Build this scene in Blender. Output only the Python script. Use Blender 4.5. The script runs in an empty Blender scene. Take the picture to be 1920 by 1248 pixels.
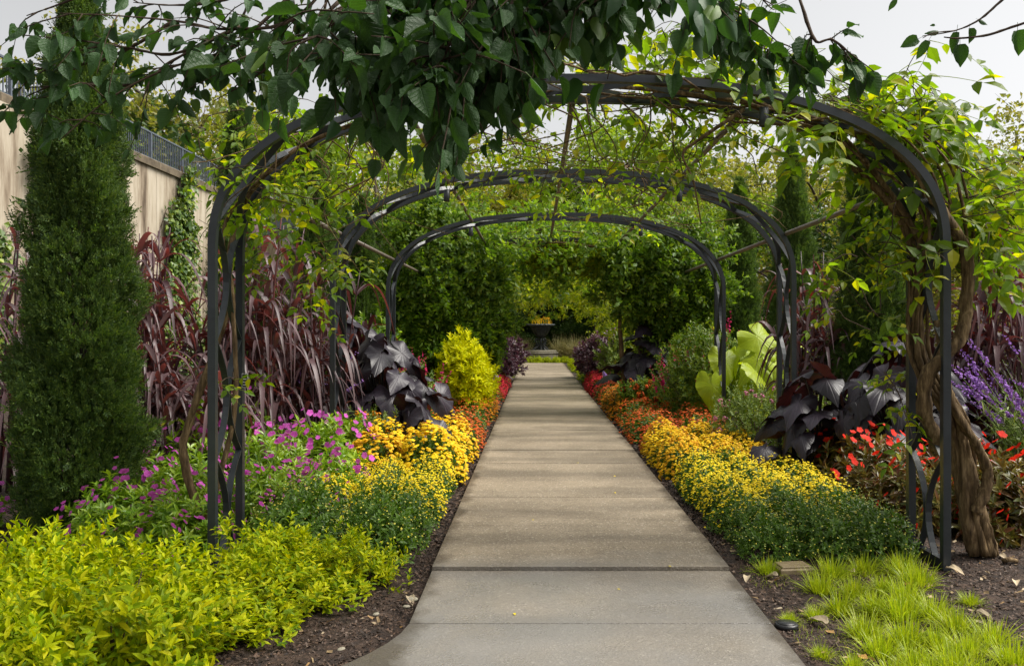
import bpy, math, random
import numpy as np
from mathutils import Vector

rng = np.random.default_rng(11)
random.seed(11)
S = bpy.context.scene
C = S.collection
R = math.radians

# ------------------------------------------------------------------ camera
EYE = 1.5
cam_d = bpy.data.cameras.new('camera')
cam = bpy.data.objects.new('camera', cam_d)
C.objects.link(cam)
cam.location = (0, 0, EYE)
cam.rotation_euler = (R(90), 0, 0)
cam_d.lens = 30
cam_d.sensor_width = 36
cam_d.shift_x = -45 / 1920
cam_d.shift_y = -7 / 1920
cam_d.clip_start = 0.05
cam_d.clip_end = 2000
S.camera = cam

# ------------------------------------------------------------------ world, sun, exposure
SUN_EL, SUN_AZ = R(56), R(86)          # azimuth from +Y towards +X
w = bpy.data.worlds.new('World')
S.world = w
w.use_nodes = True
nt = w.node_tree
nt.nodes.clear()
sky = nt.nodes.new('ShaderNodeTexSky')
sky.sky_type = 'NISHITA'
sky.sun_disc = False
sky.sun_elevation = SUN_EL
sky.sun_rotation = SUN_AZ
sky.air_density = 1.0
sky.dust_density = 3.0
hs = nt.nodes.new('ShaderNodeHueSaturation')   # overcast: the cloud layer takes the blue out
hs.inputs['Saturation'].default_value = 0.06
bg = nt.nodes.new('ShaderNodeBackground')
bg.inputs['Strength'].default_value = 0.077
wo = nt.nodes.new('ShaderNodeOutputWorld')
nt.links.new(sky.outputs[0], hs.inputs['Color'])
nt.links.new(hs.outputs[0], bg.inputs['Color'])
nt.links.new(bg.outputs[0], wo.inputs['Surface'])

sun_d = bpy.data.lights.new('sun', 'SUN')
sun_d.energy = 2.4
sun_d.angle = R(40)
sun_d.color = (1.0, 0.95, 0.86)
sun = bpy.data.objects.new('sun', sun_d)
C.objects.link(sun)
sdir = Vector((math.cos(SUN_EL) * math.sin(SUN_AZ), math.cos(SUN_EL) * math.cos(SUN_AZ), math.sin(SUN_EL)))
sun.rotation_euler = sdir.to_track_quat('Z', 'Y').to_euler()
sun.location = (10, 10, 30)

S.view_settings.view_transform = 'Standard'
S.view_settings.look = 'None'
S.view_settings.gamma = 1.0
S.view_settings.use_curve_mapping = False
S.view_settings.exposure = 1.25
S.cycles.max_bounces = 7
S.cycles.diffuse_bounces = 4
S.cycles.glossy_bounces = 2
S.cycles.transmission_bounces = 4

# ------------------------------------------------------------------ photograph geometry
def X_(px, Y): return (px - 1005) / 1600 * Y
def Z_(py, Y): return EYE + (617 - py) / 1600 * Y
def at(px, py, Y): return np.array((X_(px, Y), Y, Z_(py, Y)))
CX = 0.279                                  # centre line of the path and the arches

# ------------------------------------------------------------------ materials
def new_mat(name):
    m = bpy.data.materials.new(name)
    m.use_nodes = True
    n = m.node_tree
    n.nodes.clear()
    out = n.nodes.new('ShaderNodeOutputMaterial')
    return m, n, out

def ramp(n, cols, pos=None):
    r = n.nodes.new('ShaderNodeValToRGB')
    e = r.color_ramp.elements
    k = len(cols)
    pos = pos or [i / (k - 1) for i in range(k)]
    while len(e) < k: e.new(0.5)
    for i, c in enumerate(cols):
        e[i].position = pos[i]
        e[i].color = (*c, 1)
    return r

def leaf_mat(name, cols, trans=0.3, tint=(1.3, 1.35, 0.5), rough=0.5, spec=0.35, objvar=0.25, veins=None, vein_col=(1.5, 1.6, 1.3), vein_bump=0.5):
    m, n, out = new_mat(name)
    g = n.nodes.new('ShaderNodeNewGeometry')
    r = ramp(n, cols)
    n.links.new(g.outputs['Random Per Island'], r.inputs[0])
    oi = n.nodes.new('ShaderNodeObjectInfo')
    ma = n.nodes.new('ShaderNodeMapRange')
    ma.inputs['To Min'].default_value = 1 - objvar
    ma.inputs['To Max'].default_value = 1 + objvar
    n.links.new(oi.outputs['Random'], ma.inputs['Value'])
    h = n.nodes.new('ShaderNodeHueSaturation')
    n.links.new(r.outputs[0], h.inputs['Color'])
    n.links.new(ma.outputs[0], h.inputs['Value'])
    p = n.nodes.new('ShaderNodeBsdfPrincipled')
    p.inputs['Roughness'].default_value = rough
    p.inputs['Specular IOR Level'].default_value = spec
    col = h.outputs[0]
    if veins:
        # the leaf's own ribs: midrib and side ribs (pinnate) or ribs fanning from the stalk (radial), in leaf coordinates
        def mth(op, *a):
            x = n.nodes.new('ShaderNodeMath'); x.operation = op
            for i, v in enumerate(a):
                if isinstance(v, (int, float)): x.inputs[i].default_value = v
                else: n.links.new(v, x.inputs[i])
            return x.outputs[0]
        tc = n.nodes.new('ShaderNodeTexCoord'); sp = n.nodes.new('ShaderNodeSeparateXYZ')
        n.links.new(tc.outputs['Object'], sp.inputs[0])
        ax = mth('ABSOLUTE', sp.outputs['X'])
        mid = mth('SUBTRACT', 1.0, mth('MINIMUM', 1.0, mth('DIVIDE', ax, 0.022)))
        if veins == 'pinnate':
            ph = mth('FRACT', mth('MULTIPLY', mth('SUBTRACT', sp.outputs['Y'], mth('MULTIPLY', ax, 0.9)), 7.5))
        else:
            ph = mth('FRACT', mth('MULTIPLY', mth('ARCTAN2', ax, sp.outputs['Y']), 2.3))
        side = mth('SUBTRACT', 1.0, mth('MINIMUM', 1.0, mth('DIVIDE', mth('ABSOLUTE', mth('SUBTRACT', ph, 0.5)), 0.11)))
        vv = mth('MAXIMUM', mid, mth('MULTIPLY', side, 0.6))
        no = n.nodes.new('ShaderNodeTexNoise'); no.inputs['Scale'].default_value = 5; no.inputs['Detail'].default_value = 4
        n.links.new(tc.outputs['Object'], no.inputs['Vector'])
        blot = n.nodes.new('ShaderNodeMix'); blot.data_type = 'RGBA'; blot.blend_type = 'MULTIPLY'
        n.links.new(mth('MULTIPLY', no.outputs['Fac'], 1.1), blot.inputs['Factor']); n.links.new(col, blot.inputs['A']); blot.inputs['B'].default_value = (.62, .72, .6, 1)
        vm = n.nodes.new('ShaderNodeMix'); vm.data_type = 'RGBA'; vm.blend_type = 'MULTIPLY'
        n.links.new(mth('MULTIPLY', vv, 0.8), vm.inputs['Factor']); n.links.new(blot.outputs['Result'], vm.inputs['A']); vm.inputs['B'].default_value = (*vein_col, 1)
        vm.clamp_result = False; col = vm.outputs['Result']
        bp = n.nodes.new('ShaderNodeBump'); bp.inputs['Strength'].default_value = vein_bump; bp.inputs['Distance'].default_value = 0.02
        n.links.new(mth('ADD', mth('MULTIPLY', vv, -0.5), mth('MULTIPLY', no.outputs['Fac'], 0.8)), bp.inputs['Height'])
        n.links.new(bp.outputs[0], p.inputs['Normal'])
    n.links.new(col, p.inputs['Base Color'])
    if trans > 0:
        mx = n.nodes.new('ShaderNodeMix'); mx.data_type = 'RGBA'; mx.blend_type = 'MULTIPLY'
        mx.inputs['Factor'].default_value = 1
        n.links.new(col, mx.inputs['A'])
        mx.inputs['B'].default_value = (*tint, 1)
        t = n.nodes.new('ShaderNodeBsdfTranslucent')
        n.links.new(mx.outputs['Result'], t.inputs['Color'])
        ms = n.nodes.new('ShaderNodeMixShader')
        ms.inputs[0].default_value = trans
        n.links.new(p.outputs[0], ms.inputs[1])
        n.links.new(t.outputs[0], ms.inputs[2])
        n.links.new(ms.outputs[0], out.inputs[0])
    else:
        n.links.new(p.outputs[0], out.inputs[0])
    return m

def noise_mat(name, cols, scale=8, detail=6, rough=0.8, spec=0.3, bump=0.3, bscale=None, stretch=(1, 1, 1), metallic=0.0, pos=None, world=False):
    m, n, out = new_mat(name)
    tc = n.nodes.new('ShaderNodeTexCoord')
    mp = n.nodes.new('ShaderNodeMapping')
    mp.inputs['Scale'].default_value = stretch
    geo = n.nodes.new('ShaderNodeNewGeometry')
    n.links.new(geo.outputs['Position'] if world else tc.outputs['Object'], mp.inputs[0])
    no = n.nodes.new('ShaderNodeTexNoise')
    no.inputs['Scale'].default_value = scale
    no.inputs['Detail'].default_value = detail
    no.inputs['Roughness'].default_value = 0.65
    n.links.new(mp.outputs[0], no.inputs['Vector'])
    r = ramp(n, cols, pos or [0.3 + 0.4 * i / (len(cols) - 1) for i in range(len(cols))])
    n.links.new(no.outputs['Fac'], r.inputs[0])
    p = n.nodes.new('ShaderNodeBsdfPrincipled')
    p.inputs['Roughness'].default_value = rough
    p.inputs['Specular IOR Level'].default_value = spec
    p.inputs['Metallic'].default_value = metallic
    n.links.new(r.outputs[0], p.inputs['Base Color'])
    if bump:
        n2 = n.nodes.new('ShaderNodeTexNoise')
        n2.inputs['Scale'].default_value = bscale or scale * 4
        n2.inputs['Detail'].default_value = 8
        n.links.new(mp.outputs[0], n2.inputs['Vector'])
        b = n.nodes.new('ShaderNodeBump')
        b.inputs['Strength'].default_value = bump
        b.inputs['Distance'].default_value = 0.02
        n.links.new(n2.outputs['Fac'], b.inputs['Height'])
        n.links.new(b.outputs[0], p.inputs['Normal'])
    n.links.new(p.outputs[0], out.inputs[0])
    return m

def concrete_mat():
    """damp exposed-aggregate concrete: warm sand colour, dark and pale grit, wet areas with a shine"""
    m, n, out = new_mat('path_concrete')
    g = n.nodes.new('ShaderNodeNewGeometry')
    P = g.outputs['Position']
    def noise(sc, det=4, ro=0.6, vec=None):
        t = n.nodes.new('ShaderNodeTexNoise')
        t.inputs['Scale'].default_value = sc; t.inputs['Detail'].default_value = det; t.inputs['Roughness'].default_value = ro
        n.links.new(vec or P, t.inputs['Vector'])
        return t.outputs['Fac']
    def mixc(a, b, f, mode='MIX'):
        x = n.nodes.new('ShaderNodeMix'); x.data_type = 'RGBA'; x.blend_type = mode
        for v, s in ((a, 'A'), (b, 'B')):
            if isinstance(v, tuple): x.inputs[s].default_value = (*v, 1)
            else: n.links.new(v, x.inputs[s])
        if isinstance(f, float): x.inputs['Factor'].default_value = f
        else: n.links.new(f, x.inputs['Factor'])
        return x.outputs['Result']
    def rng_(v, a, b, c=0.0, d=1.0):
        x = n.nodes.new('ShaderNodeMapRange')
        n.links.new(v, x.inputs['Value'])
        x.inputs['From Min'].default_value = a; x.inputs['From Max'].default_value = b
        x.inputs['To Min'].default_value = c; x.inputs['To Max'].default_value = d
        return x.outputs[0]
    base = mixc((0.228, 0.182, 0.125), (0.312, 0.252, 0.178), rng_(noise(1.6, 6), 0.35, 0.65))
    vo = n.nodes.new('ShaderNodeTexVoronoi'); vo.inputs['Scale'].default_value = 90
    n.links.new(P, vo.inputs['Vector'])
    sep = n.nodes.new('ShaderNodeSeparateColor'); n.links.new(vo.outputs['Color'], sep.inputs[0])
    base = mixc(base, (0.07, 0.055, 0.04), rng_(sep.outputs[0], 0.80, 0.98, 0, 0.5))
    base = mixc(base, (0.62, 0.55, 0.44), rng_(sep.outputs[1], 0.88, 0.995, 0, 0.6))
    # long cross-wise darker streaks
    mp = n.nodes.new('ShaderNodeMapping'); mp.inputs['Scale'].default_value = (0.35, 1.6, 1)
    n.links.new(P, mp.inputs[0])
    streak = rng_(noise(1.1, 3, 0.5, mp.outputs[0]), 0.42, 0.62)
    base = mixc(base, mixc(base, (0.62, 0.62, 0.62), 1.0, 'MULTIPLY'), streak)
    # rain-wet slabs nearest the open bed; grey sky sheen painted into their base colour
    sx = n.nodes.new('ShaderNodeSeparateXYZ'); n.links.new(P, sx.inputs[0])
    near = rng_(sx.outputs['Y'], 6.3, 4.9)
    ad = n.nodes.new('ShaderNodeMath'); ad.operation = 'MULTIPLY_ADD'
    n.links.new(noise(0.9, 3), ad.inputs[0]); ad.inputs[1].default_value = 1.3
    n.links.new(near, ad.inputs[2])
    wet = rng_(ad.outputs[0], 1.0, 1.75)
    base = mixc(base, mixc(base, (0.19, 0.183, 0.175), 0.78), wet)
    # soil washed over both edges, blotchy
    def m2(op, a, b_):
        x = n.nodes.new('ShaderNodeMath'); x.operation = op
        for i, v in enumerate((a, b_)):
            if isinstance(v, (int, float)): x.inputs[i].default_value = v
            else: n.links.new(v, x.inputs[i])
        return x.outputs[0]
    dist = m2('SUBTRACT', 0.94, m2('ABSOLUTE', m2('SUBTRACT', sx.outputs['X'], 0.2825), 0))
    edge = rng_(m2('ADD', dist, m2('MULTIPLY', noise(3.5, 6), -0.38)), -0.10, -0.19)
    base = mixc(base, mixc(base, (0.42, 0.38, 0.33), 1.0, 'MULTIPLY'), edge)
    stain = rng_(noise(0.55, 5, 0.7), 0.52, 0.72, 0, 0.55)
    base = mixc(base, mixc(base, (0.66, 0.63, 0.58), 1.0, 'MULTIPLY'), stain)
    p = n.nodes.new('ShaderNodeBsdfPrincipled')
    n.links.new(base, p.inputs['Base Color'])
    wr = n.nodes.new('ShaderNodeMath'); wr.operation = 'MULTIPLY_ADD'
    n.links.new(rng_(noise(2.3, 5), 0.35, 0.65, -0.10, 0.16), wr.inputs[0]); n.links.new(wet, wr.inputs[1])
    n.links.new(rng_(wet, 0, 1, 0.6, 0.24), wr.inputs[2])
    n.links.new(wr.outputs[0], p.inputs['Roughness'])
    n.links.new(rng_(wet, 0, 1, 0.4, 1.0), p.inputs['Specular IOR Level'])
    b = n.nodes.new('ShaderNodeBump'); n.links.new(rng_(wet, 0, 1, 0.75, 0.28), b.inputs['Strength']); b.inputs['Distance'].default_value = 0.005
    hsum = n.nodes.new('ShaderNodeMath'); hsum.operation = 'ADD'
    n.links.new(vo.outputs['Distance'], hsum.inputs[0]); n.links.new(noise(60, 5), hsum.inputs[1])
    n.links.new(hsum.outputs[0], b.inputs['Height'])
    n.links.new(b.outputs[0], p.inputs['Normal'])
    n.links.new(p.outputs[0], out.inputs[0])
    return m

M = {}
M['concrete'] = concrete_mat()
M['mulch'] = noise_mat('mulch_soil', [(0.008, 0.005, 0.004), (0.03, 0.018, 0.012), (0.075, 0.045, 0.03)], 14, 10, 0.85, 0.35, 1.0, 45)
M['chip'] = leaf_mat('bark_chip', [(0.012, 0.007, 0.005), (0.05, 0.028, 0.018), (0.11, 0.065, 0.04), (0.03, 0.018, 0.013), (0.17, 0.12, 0.09)], 0, rough=0.7)
M['metal'] = noise_mat('painted_steel', [(0.018, 0.022, 0.025), (0.032, 0.038, 0.042)], 6, 4, 0.38, 0.5, 0.05, 60)
M['tie'] = noise_mat('weathered_tie_bar', [(0.09, 0.07, 0.055), (0.16, 0.13, 0.10)], 10, 4, 0.45, 0.5, 0.1)
M['rail'] = noise_mat('railing_paint', [(0.07, 0.085, 0.115), (0.12, 0.14, 0.175)], 6, 3, 0.35, 0.5, 0)
M['wood'] = noise_mat('vine_bark', [(0.03, 0.019, 0.010), (0.12, 0.078, 0.038), (0.30, 0.21, 0.11)], 34, 8, 0.85, 0.2, 0.9, 30, (1, 1, 0.18))
M['twig'] = noise_mat('twig_bark', [(0.035, 0.024, 0.016), (0.085, 0.058, 0.038)], 20, 4, 0.8, 0.2, 0.2)
M['pale_twig'] = noise_mat('pale_twig_bark', [(0.13, 0.10, 0.07), (0.26, 0.22, 0.16)], 3, 4, 0.85, 0.2, 0)
M['trunk'] = noise_mat('tree_bark', [(0.05, 0.04, 0.03), (0.13, 0.105, 0.08)], 5, 6, 0.9, 0.2, 0.5, 14, (1, 1, 0.3))
M['stone'] = noise_mat('wall_render', [(0.07, 0.048, 0.033), (0.27, 0.215, 0.155), (0.43, 0.37, 0.285), (0.52, 0.46, 0.37)], 1.5, 10, 0.9, 0.2, 0.25, 40, (1, 1, 0.16), pos=[0.32, 0.44, 0.54, 0.68], world=True)
M['coping'] = noise_mat('wall_coping', [(0.07, 0.055, 0.04), (0.20, 0.16, 0.11)], 3, 8, 0.9, 0.2, 0.3)
M['pedestal'] = noise_mat('cast_stone', [(0.20, 0.18, 0.13), (0.34, 0.31, 0.24)], 4, 6, 0.85, 0.2, 0.2)
M['iron'] = noise_mat('urn_iron', [(0.010, 0.012, 0.013), (0.03, 0.035, 0.036)], 12, 4, 0.45, 0.5, 0.1)
M['verdigris'] = noise_mat('urn_rim', [(0.03, 0.04, 0.042), (0.12, 0.14, 0.14)], 12, 4, 0.5, 0.5, 0.1)

M['canopy'] = leaf_mat('overhead_leaf', [(0.020, 0.050, 0.020), (0.030, 0.078, 0.024), (0.055, 0.11, 0.034), (0.026, 0.06, 0.030), (0.09, 0.14, 0.025)], 0.24, (1.7, 2.0, 0.3), 0.5, 0.25, 0.35, veins='pinnate')
M['vine'] = leaf_mat('vine_leaf', [(0.07, 0.15, 0.012), (0.13, 0.22, 0.015), (0.22, 0.30, 0.015), (0.40, 0.40, 0.012), (0.06, 0.14, 0.01)], 0.58, (1.7, 1.7, 0.35), 0.42, 0.35)
M['vine_dark'] = leaf_mat('tunnel_leaf', [(0.055, 0.11, 0.016), (0.10, 0.18, 0.022), (0.15, 0.24, 0.026), (0.23, 0.30, 0.03)], 0.42, (1.5, 1.6, 0.4), 0.45, 0.4)
M['vine_gold'] = leaf_mat('tunnel_yellow_leaf', [(0.13, 0.20, 0.014), (0.25, 0.31, 0.02), (0.38, 0.39, 0.025)], 0.55, (1.5, 1.5, 0.5), 0.45, 0.4)
M['gold'] = leaf_mat('golden_shrub_leaf', [(0.08, 0.16, 0.003), (0.24, 0.33, 0.002), (0.38, 0.44, 0.003), (0.50, 0.51, 0.004), (0.13, 0.23, 0.003), (0.57, 0.53, 0.006)], 0.36, (1.3, 1.3, 0.2), 0.5, 0.14, 0.10)
M['lime'] = leaf_mat('lime_leaf', [(0.60, 0.62, 0.004), (0.74, 0.70, 0.006), (0.45, 0.52, 0.004)], 0.38, (1.2, 1.2, 0.3), 0.5, 0.15, 0.05)
M['mum_leaf'] = leaf_mat('mum_leaf', [(0.045, 0.10, 0.012), (0.085, 0.165, 0.017), (0.14, 0.23, 0.028)], 0.32, (1.4, 1.5, 0.5), 0.42, 0.4, 0.15)
M['bud'] = leaf_mat('mum_bud', [(0.36, 0.40, 0.10), (0.62, 0.50, 0.03), (0.30, 0.36, 0.10)], 0, rough=0.5)
M['yellow'] = leaf_mat('yellow_bloom', [(0.78, 0.58, 0.008), (0.85, 0.68, 0.012), (0.70, 0.47, 0.006)], 0.12, (1, 1, .6), 0.6, 0.2, 0.05)
M['golden'] = leaf_mat('golden_bloom', [(0.80, 0.50, 0.006), (0.86, 0.60, 0.010), (0.74, 0.40, 0.005)], 0.12, (1, .95, .6), 0.6, 0.2, 0.06)
M['amber'] = leaf_mat('amber_bloom', [(0.78, 0.42, 0.006), (0.85, 0.54, 0.01), (0.62, 0.27, 0.005)], 0.12, (1, .9, .6), 0.6, 0.2, 0.08)
M['orange'] = leaf_mat('orange_bloom', [(0.65, 0.20, 0.008), (0.75, 0.31, 0.01), (0.50, 0.13, 0.006)], 0.1, (1, .9, .6), 0.6, 0.2, 0.08)
M['rust'] = leaf_mat('rust_bloom', [(0.48, 0.06, 0.008), (0.60, 0.12, 0.01), (0.30, 0.03, 0.008)], 0.1, (1, .9, .6), 0.6, 0.2, 0.08)
M['crimson'] = leaf_mat('crimson_bloom', [(0.42, 0.008, 0.02), (0.52, 0.015, 0.03), (0.26, 0.006, 0.015)], 0.1, (1, .9, .6), 0.6, 0.2, 0.05)
M['imp_leaf'] = leaf_mat('balsam_leaf', [(0.14, 0.28, 0.014), (0.23, 0.37, 0.02), (0.32, 0.44, 0.025), (0.08, 0.18, 0.016)], 0.3, (1.3, 1.35, 0.5), 0.35, 0.5, 0.1)
M['pink'] = leaf_mat('magenta_petal', [(0.58, 0.05, 0.46), (0.70, 0.16, 0.60), (0.64, 0.09, 0.52)], 0.4, (1.1, 1.0, 1.1), 0.6, 0.2, 0.2)
M['bronze'] = leaf_mat('bronze_leaf', [(0.08, 0.10, 0.02), (0.16, 0.15, 0.025), (0.10, 0.05, 0.02), (0.22, 0.20, 0.04), (0.16, 0.04, 0.02)], 0.25, (1.4, 1.2, 0.5), 0.33, 0.5, 0.1)
M['scarlet'] = leaf_mat('scarlet_petal', [(0.80, 0.022, 0.010), (0.88, 0.05, 0.02)], 0.4, (1.1, .9, .9), 0.6, 0.2, 0.1)
M['cypress'] = leaf_mat('cypress_spray', [(0.038, 0.078, 0.022), (0.065, 0.12, 0.028), (0.10, 0.165, 0.034), (0.15, 0.21, 0.04)], 0.28, (1.4, 1.5, 0.5), 0.55, 0.3, 0.12)
M['purple_blade'] = leaf_mat('purple_blade', [(0.055, 0.024, 0.030), (0.09, 0.040, 0.046), (0.13, 0.085, 0.09), (0.16, 0.032, 0.022)], 0.25, (2.0, 0.65, 0.45), 0.40, 0.5, 0.35)
M['black_leaf'] = leaf_mat('black_ear', [(0.018, 0.013, 0.021), (0.028, 0.019, 0.032), (0.036, 0.020, 0.022)], 0.16, (2.6, 0.7, 0.35), 0.40, 0.5, 0.5, veins='radial', vein_col=(1.7, 1.4, 1.6), vein_bump=0.3)
M['lime_ear'] = leaf_mat('lime_ear', [(0.36, 0.46, 0.012), (0.45, 0.52, 0.015), (0.26, 0.38, 0.014)], 0.42, (1.35, 1.35, 0.45), 0.42, 0.35, 0.28, veins='radial', vein_col=(1.35, 1.3, 1.5), vein_bump=0.5)
M['purple_leaf'] = leaf_mat('purple_foliage', [(0.055, 0.014, 0.035), (0.10, 0.04, 0.07), (0.25, 0.15, 0.20), (0.035, 0.012, 0.03)], 0.15, (1.6, .8, 1), 0.4, 0.5, 0.1)
M['bush'] = leaf_mat('bush_leaf', [(0.05, 0.11, 0.012), (0.10, 0.18, 0.016), (0.17, 0.25, 0.02), (0.24, 0.30, 0.03)], 0.3, (1.4, 1.4, 0.5), 0.45, 0.4, 0.1)
M['pale'] = leaf_mat('pale_leaf', [(0.13, 0.20, 0.04), (0.20, 0.28, 0.05), (0.09, 0.15, 0.03), (0.28, 0.33, 0.08)], 0.3, (1.3, 1.3, 0.5), 0.5, 0.35, 0.1)
M['salvia_spike'] = leaf_mat('violet_spike', [(0.34, 0.16, 0.52), (0.42, 0.24, 0.60), (0.25, 0.10, 0.42)], 0.15, (1, .9, 1), 0.8, 0.1, 0.1)
M['pink_spike'] = leaf_mat('rose_spike', [(0.60, 0.03, 0.10), (0.52, 0.02, 0.16), (0.38, 0.012, 0.06)], 0.15, (1, .9, 1), 0.7, 0.2, 0.1)
M['rose'] = leaf_mat('rose_cluster', [(0.50, 0.16, 0.26), (0.58, 0.25, 0.34)], 0.15, (1, .9, 1), 0.7, 0.2, 0.1)
M['sedge'] = leaf_mat('sedge_blade', [(0.26, 0.36, 0.012), (0.36, 0.46, 0.016), (0.44, 0.48, 0.025), (0.18, 0.27, 0.01)], 0.36, (1.3, 1.3, .5), 0.4, 0.4, 0.1)
M['tan_grass'] = leaf_mat('tan_grass_blade', [(0.24, 0.25, 0.09), (0.34, 0.32, 0.13), (0.42, 0.34, 0.18)], 0.25, (1.2, 1.1, .7), 0.6, 0.3, 0.1)
M['ivy'] = leaf_mat('ivy_leaf', [(0.03, 0.075, 0.014), (0.06, 0.12, 0.02), (0.12, 0.19, 0.03), (0.26, 0.32, 0.04)], 0.25, (1.4, 1.4, .5), 0.4, 0.4, 0.1)
M['tree_olive'] = leaf_mat('olive_crown', [(0.12, 0.15, 0.028), (0.20, 0.22, 0.042), (0.28, 0.28, 0.06), (0.35, 0.31, 0.075)], 0.45, (1.3, 1.3, .5), 0.5, 0.35, 0.2)
M['tree_green'] = leaf_mat('green_crown', [(0.07, 0.13, 0.014), (0.13, 0.21, 0.018), (0.21, 0.31, 0.022), (0.31, 0.39, 0.025)], 0.42, (1.4, 1.4, .5), 0.5, 0.35, 0.2)
M['tree_dark'] = leaf_mat('dark_crown', [(0.030, 0.065, 0.016), (0.06, 0.115, 0.022), (0.10, 0.165, 0.03)], 0.3, (1.3, 1.4, .5), 0.5, 0.35, 0.15)
M['tree_yellow'] = leaf_mat('yellow_crown', [(0.24, 0.26, 0.03), (0.34, 0.33, 0.04), (0.42, 0.38, 0.06), (0.16, 0.20, 0.03)], 0.45, (1.3, 1.3, .5), 0.5, 0.35, 0.15)
M['dry'] = leaf_mat('dry_leaf', [(0.30, 0.20, 0.10), (0.42, 0.30, 0.16), (0.50, 0.42, 0.30), (0.45, 0.22, 0.03)], 0.15, (1, 1, 1), 0.7, 0.2, 0.3)
M['flag'] = leaf_mat('violet_flag', [(0.42, 0.25, 0.72), (0.45, 0.28, 0.75)], 0.3, (1, 1, 1), 0.6, 0.2, 0)
M['box'] = noise_mat('tan_plastic', [(0.20, 0.15, 0.08), (0.26, 0.20, 0.12)], 20, 3, 0.6, 0.3, 0.1)
M['black_plastic'] = noise_mat('black_plastic', [(0.012, 0.012, 0.014), (0.02, 0.02, 0.022)], 20, 3, 0.35, 0.5, 0)
M['white_plate'] = noise_mat('pale_plate', [(0.5, 0.5, 0.48), (0.62, 0.62, 0.6)], 30, 3, 0.5, 0.4, 0)
M['grey_steel'] = noise_mat('grey_steel', [(0.16, 0.19, 0.23), (0.24, 0.27, 0.31)], 5, 3, 0.4, 0.5, 0)

# ------------------------------------------------------------------ mesh helpers
def nrm(v):
    return v / np.maximum(np.linalg.norm(v, axis=-1, keepdims=True), 1e-9)

class MB:
    def __init__(s): s.v = []; s.f = []; s.n = 0
    def add(s, V, F, mat=0, smooth=False):
        V = np.asarray(V, float).reshape(-1, 3)
        if not isinstance(F, list): F = [F]
        for q in F:
            q = np.asarray(q, np.int64)
            if q.size: s.f.append((q + s.n, mat, smooth))
        s.v.append(V); s.n += len(V)
    def mesh(s, name, mats):
        me = bpy.data.meshes.new(name)
        V = np.concatenate(s.v)
        me.vertices.add(len(V)); me.vertices.foreach_set('co', V.astype(np.float32).ravel())
        loops = np.concatenate([q.ravel() for q, _, _ in s.f])
        tot = np.concatenate([np.full(len(q), q.shape[1]) for q, _, _ in s.f])
        mi = np.concatenate([np.full(len(q), m) for q, m, _ in s.f])
        sm = np.concatenate([np.full(len(q), k) for q, _, k in s.f])
        st = np.concatenate([[0], np.cumsum(tot)[:-1]])
        me.loops.add(len(loops)); me.loops.foreach_set('vertex_index', loops.astype(np.int32))
        me.polygons.add(len(tot)); me.polygons.foreach_set('loop_start', st.astype(np.int32))
        me.polygons.foreach_set('material_index', mi.astype(np.int32))
        me.polygons.foreach_set('use_smooth', sm.astype(bool))
        for m in (mats if isinstance(mats, (list, tuple)) else [mats]): me.materials.append(m)
        me.update(calc_edges=True)
        return me

KIDS = {}
def ob(name, me, parent=None, loc=(0, 0, 0), rot=(0, 0, 0), scale=1.0, kind=None):
    o = bpy.data.objects.new(name, me)
    C.objects.link(o)
    o.location = loc
    o.rotation_euler = rot if hasattr(rot, '__len__') else (0, 0, rot)
    o.scale = (scale,) * 3 if not hasattr(scale, '__len__') else scale
    if parent is not None:
        o.parent = parent
        KIDS.setdefault(parent.name, []).append(o)
    if kind: o['kind'] = kind
    return o

def tag(o, label, cat, group=None):
    o['label'] = label; o['category'] = cat
    if group: o['group'] = group
    return o

def thing(name, label, cat, loc=(0, 0, 0), rotz=0, group=None, scale=1.0):
    return tag(ob(name, None, None, loc, rotz, scale), label, cat, group)

def copy_kids(src, dst):
    for ch in KIDS.get(src.name, []):
        c = ch.copy(); C.objects.link(c); c.parent = dst
        KIDS.setdefault(dst.name, []).append(c)
        copy_kids(ch, c)

def dup(src, loc, rotz, label, group=None, scale=None):
    r = src.copy(); C.objects.link(r)
    r.location = loc; r.rotation_euler = (0, 0, rotz); r['label'] = label
    if group: r['group'] = group
    if scale is not None: r.scale = (scale,) * 3 if not hasattr(scale, '__len__') else scale
    copy_kids(src, r)
    return r

class Proto:
    """first placement moves the original, the next ones copy it with its parts"""
    def __init__(s, o): s.o = o; s.used = False
    def put(s, loc, rotz, label, group=None, scale=None):
        if not s.used:
            s.used = True; o = s.o
            o.location = loc; o.rotation_euler = (0, 0, rotz); o['label'] = label
            if group: o['group'] = group
            if scale is not None: o.scale = (scale,) * 3 if not hasattr(scale, '__len__') else scale
            return o
        return dup(s.o, loc, rotz, label, group, scale)

ORD = ('first second third fourth fifth sixth seventh eighth ninth tenth eleventh twelfth thirteenth fourteenth fifteenth sixteenth '
       'seventeenth eighteenth nineteenth twentieth').split()

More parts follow.
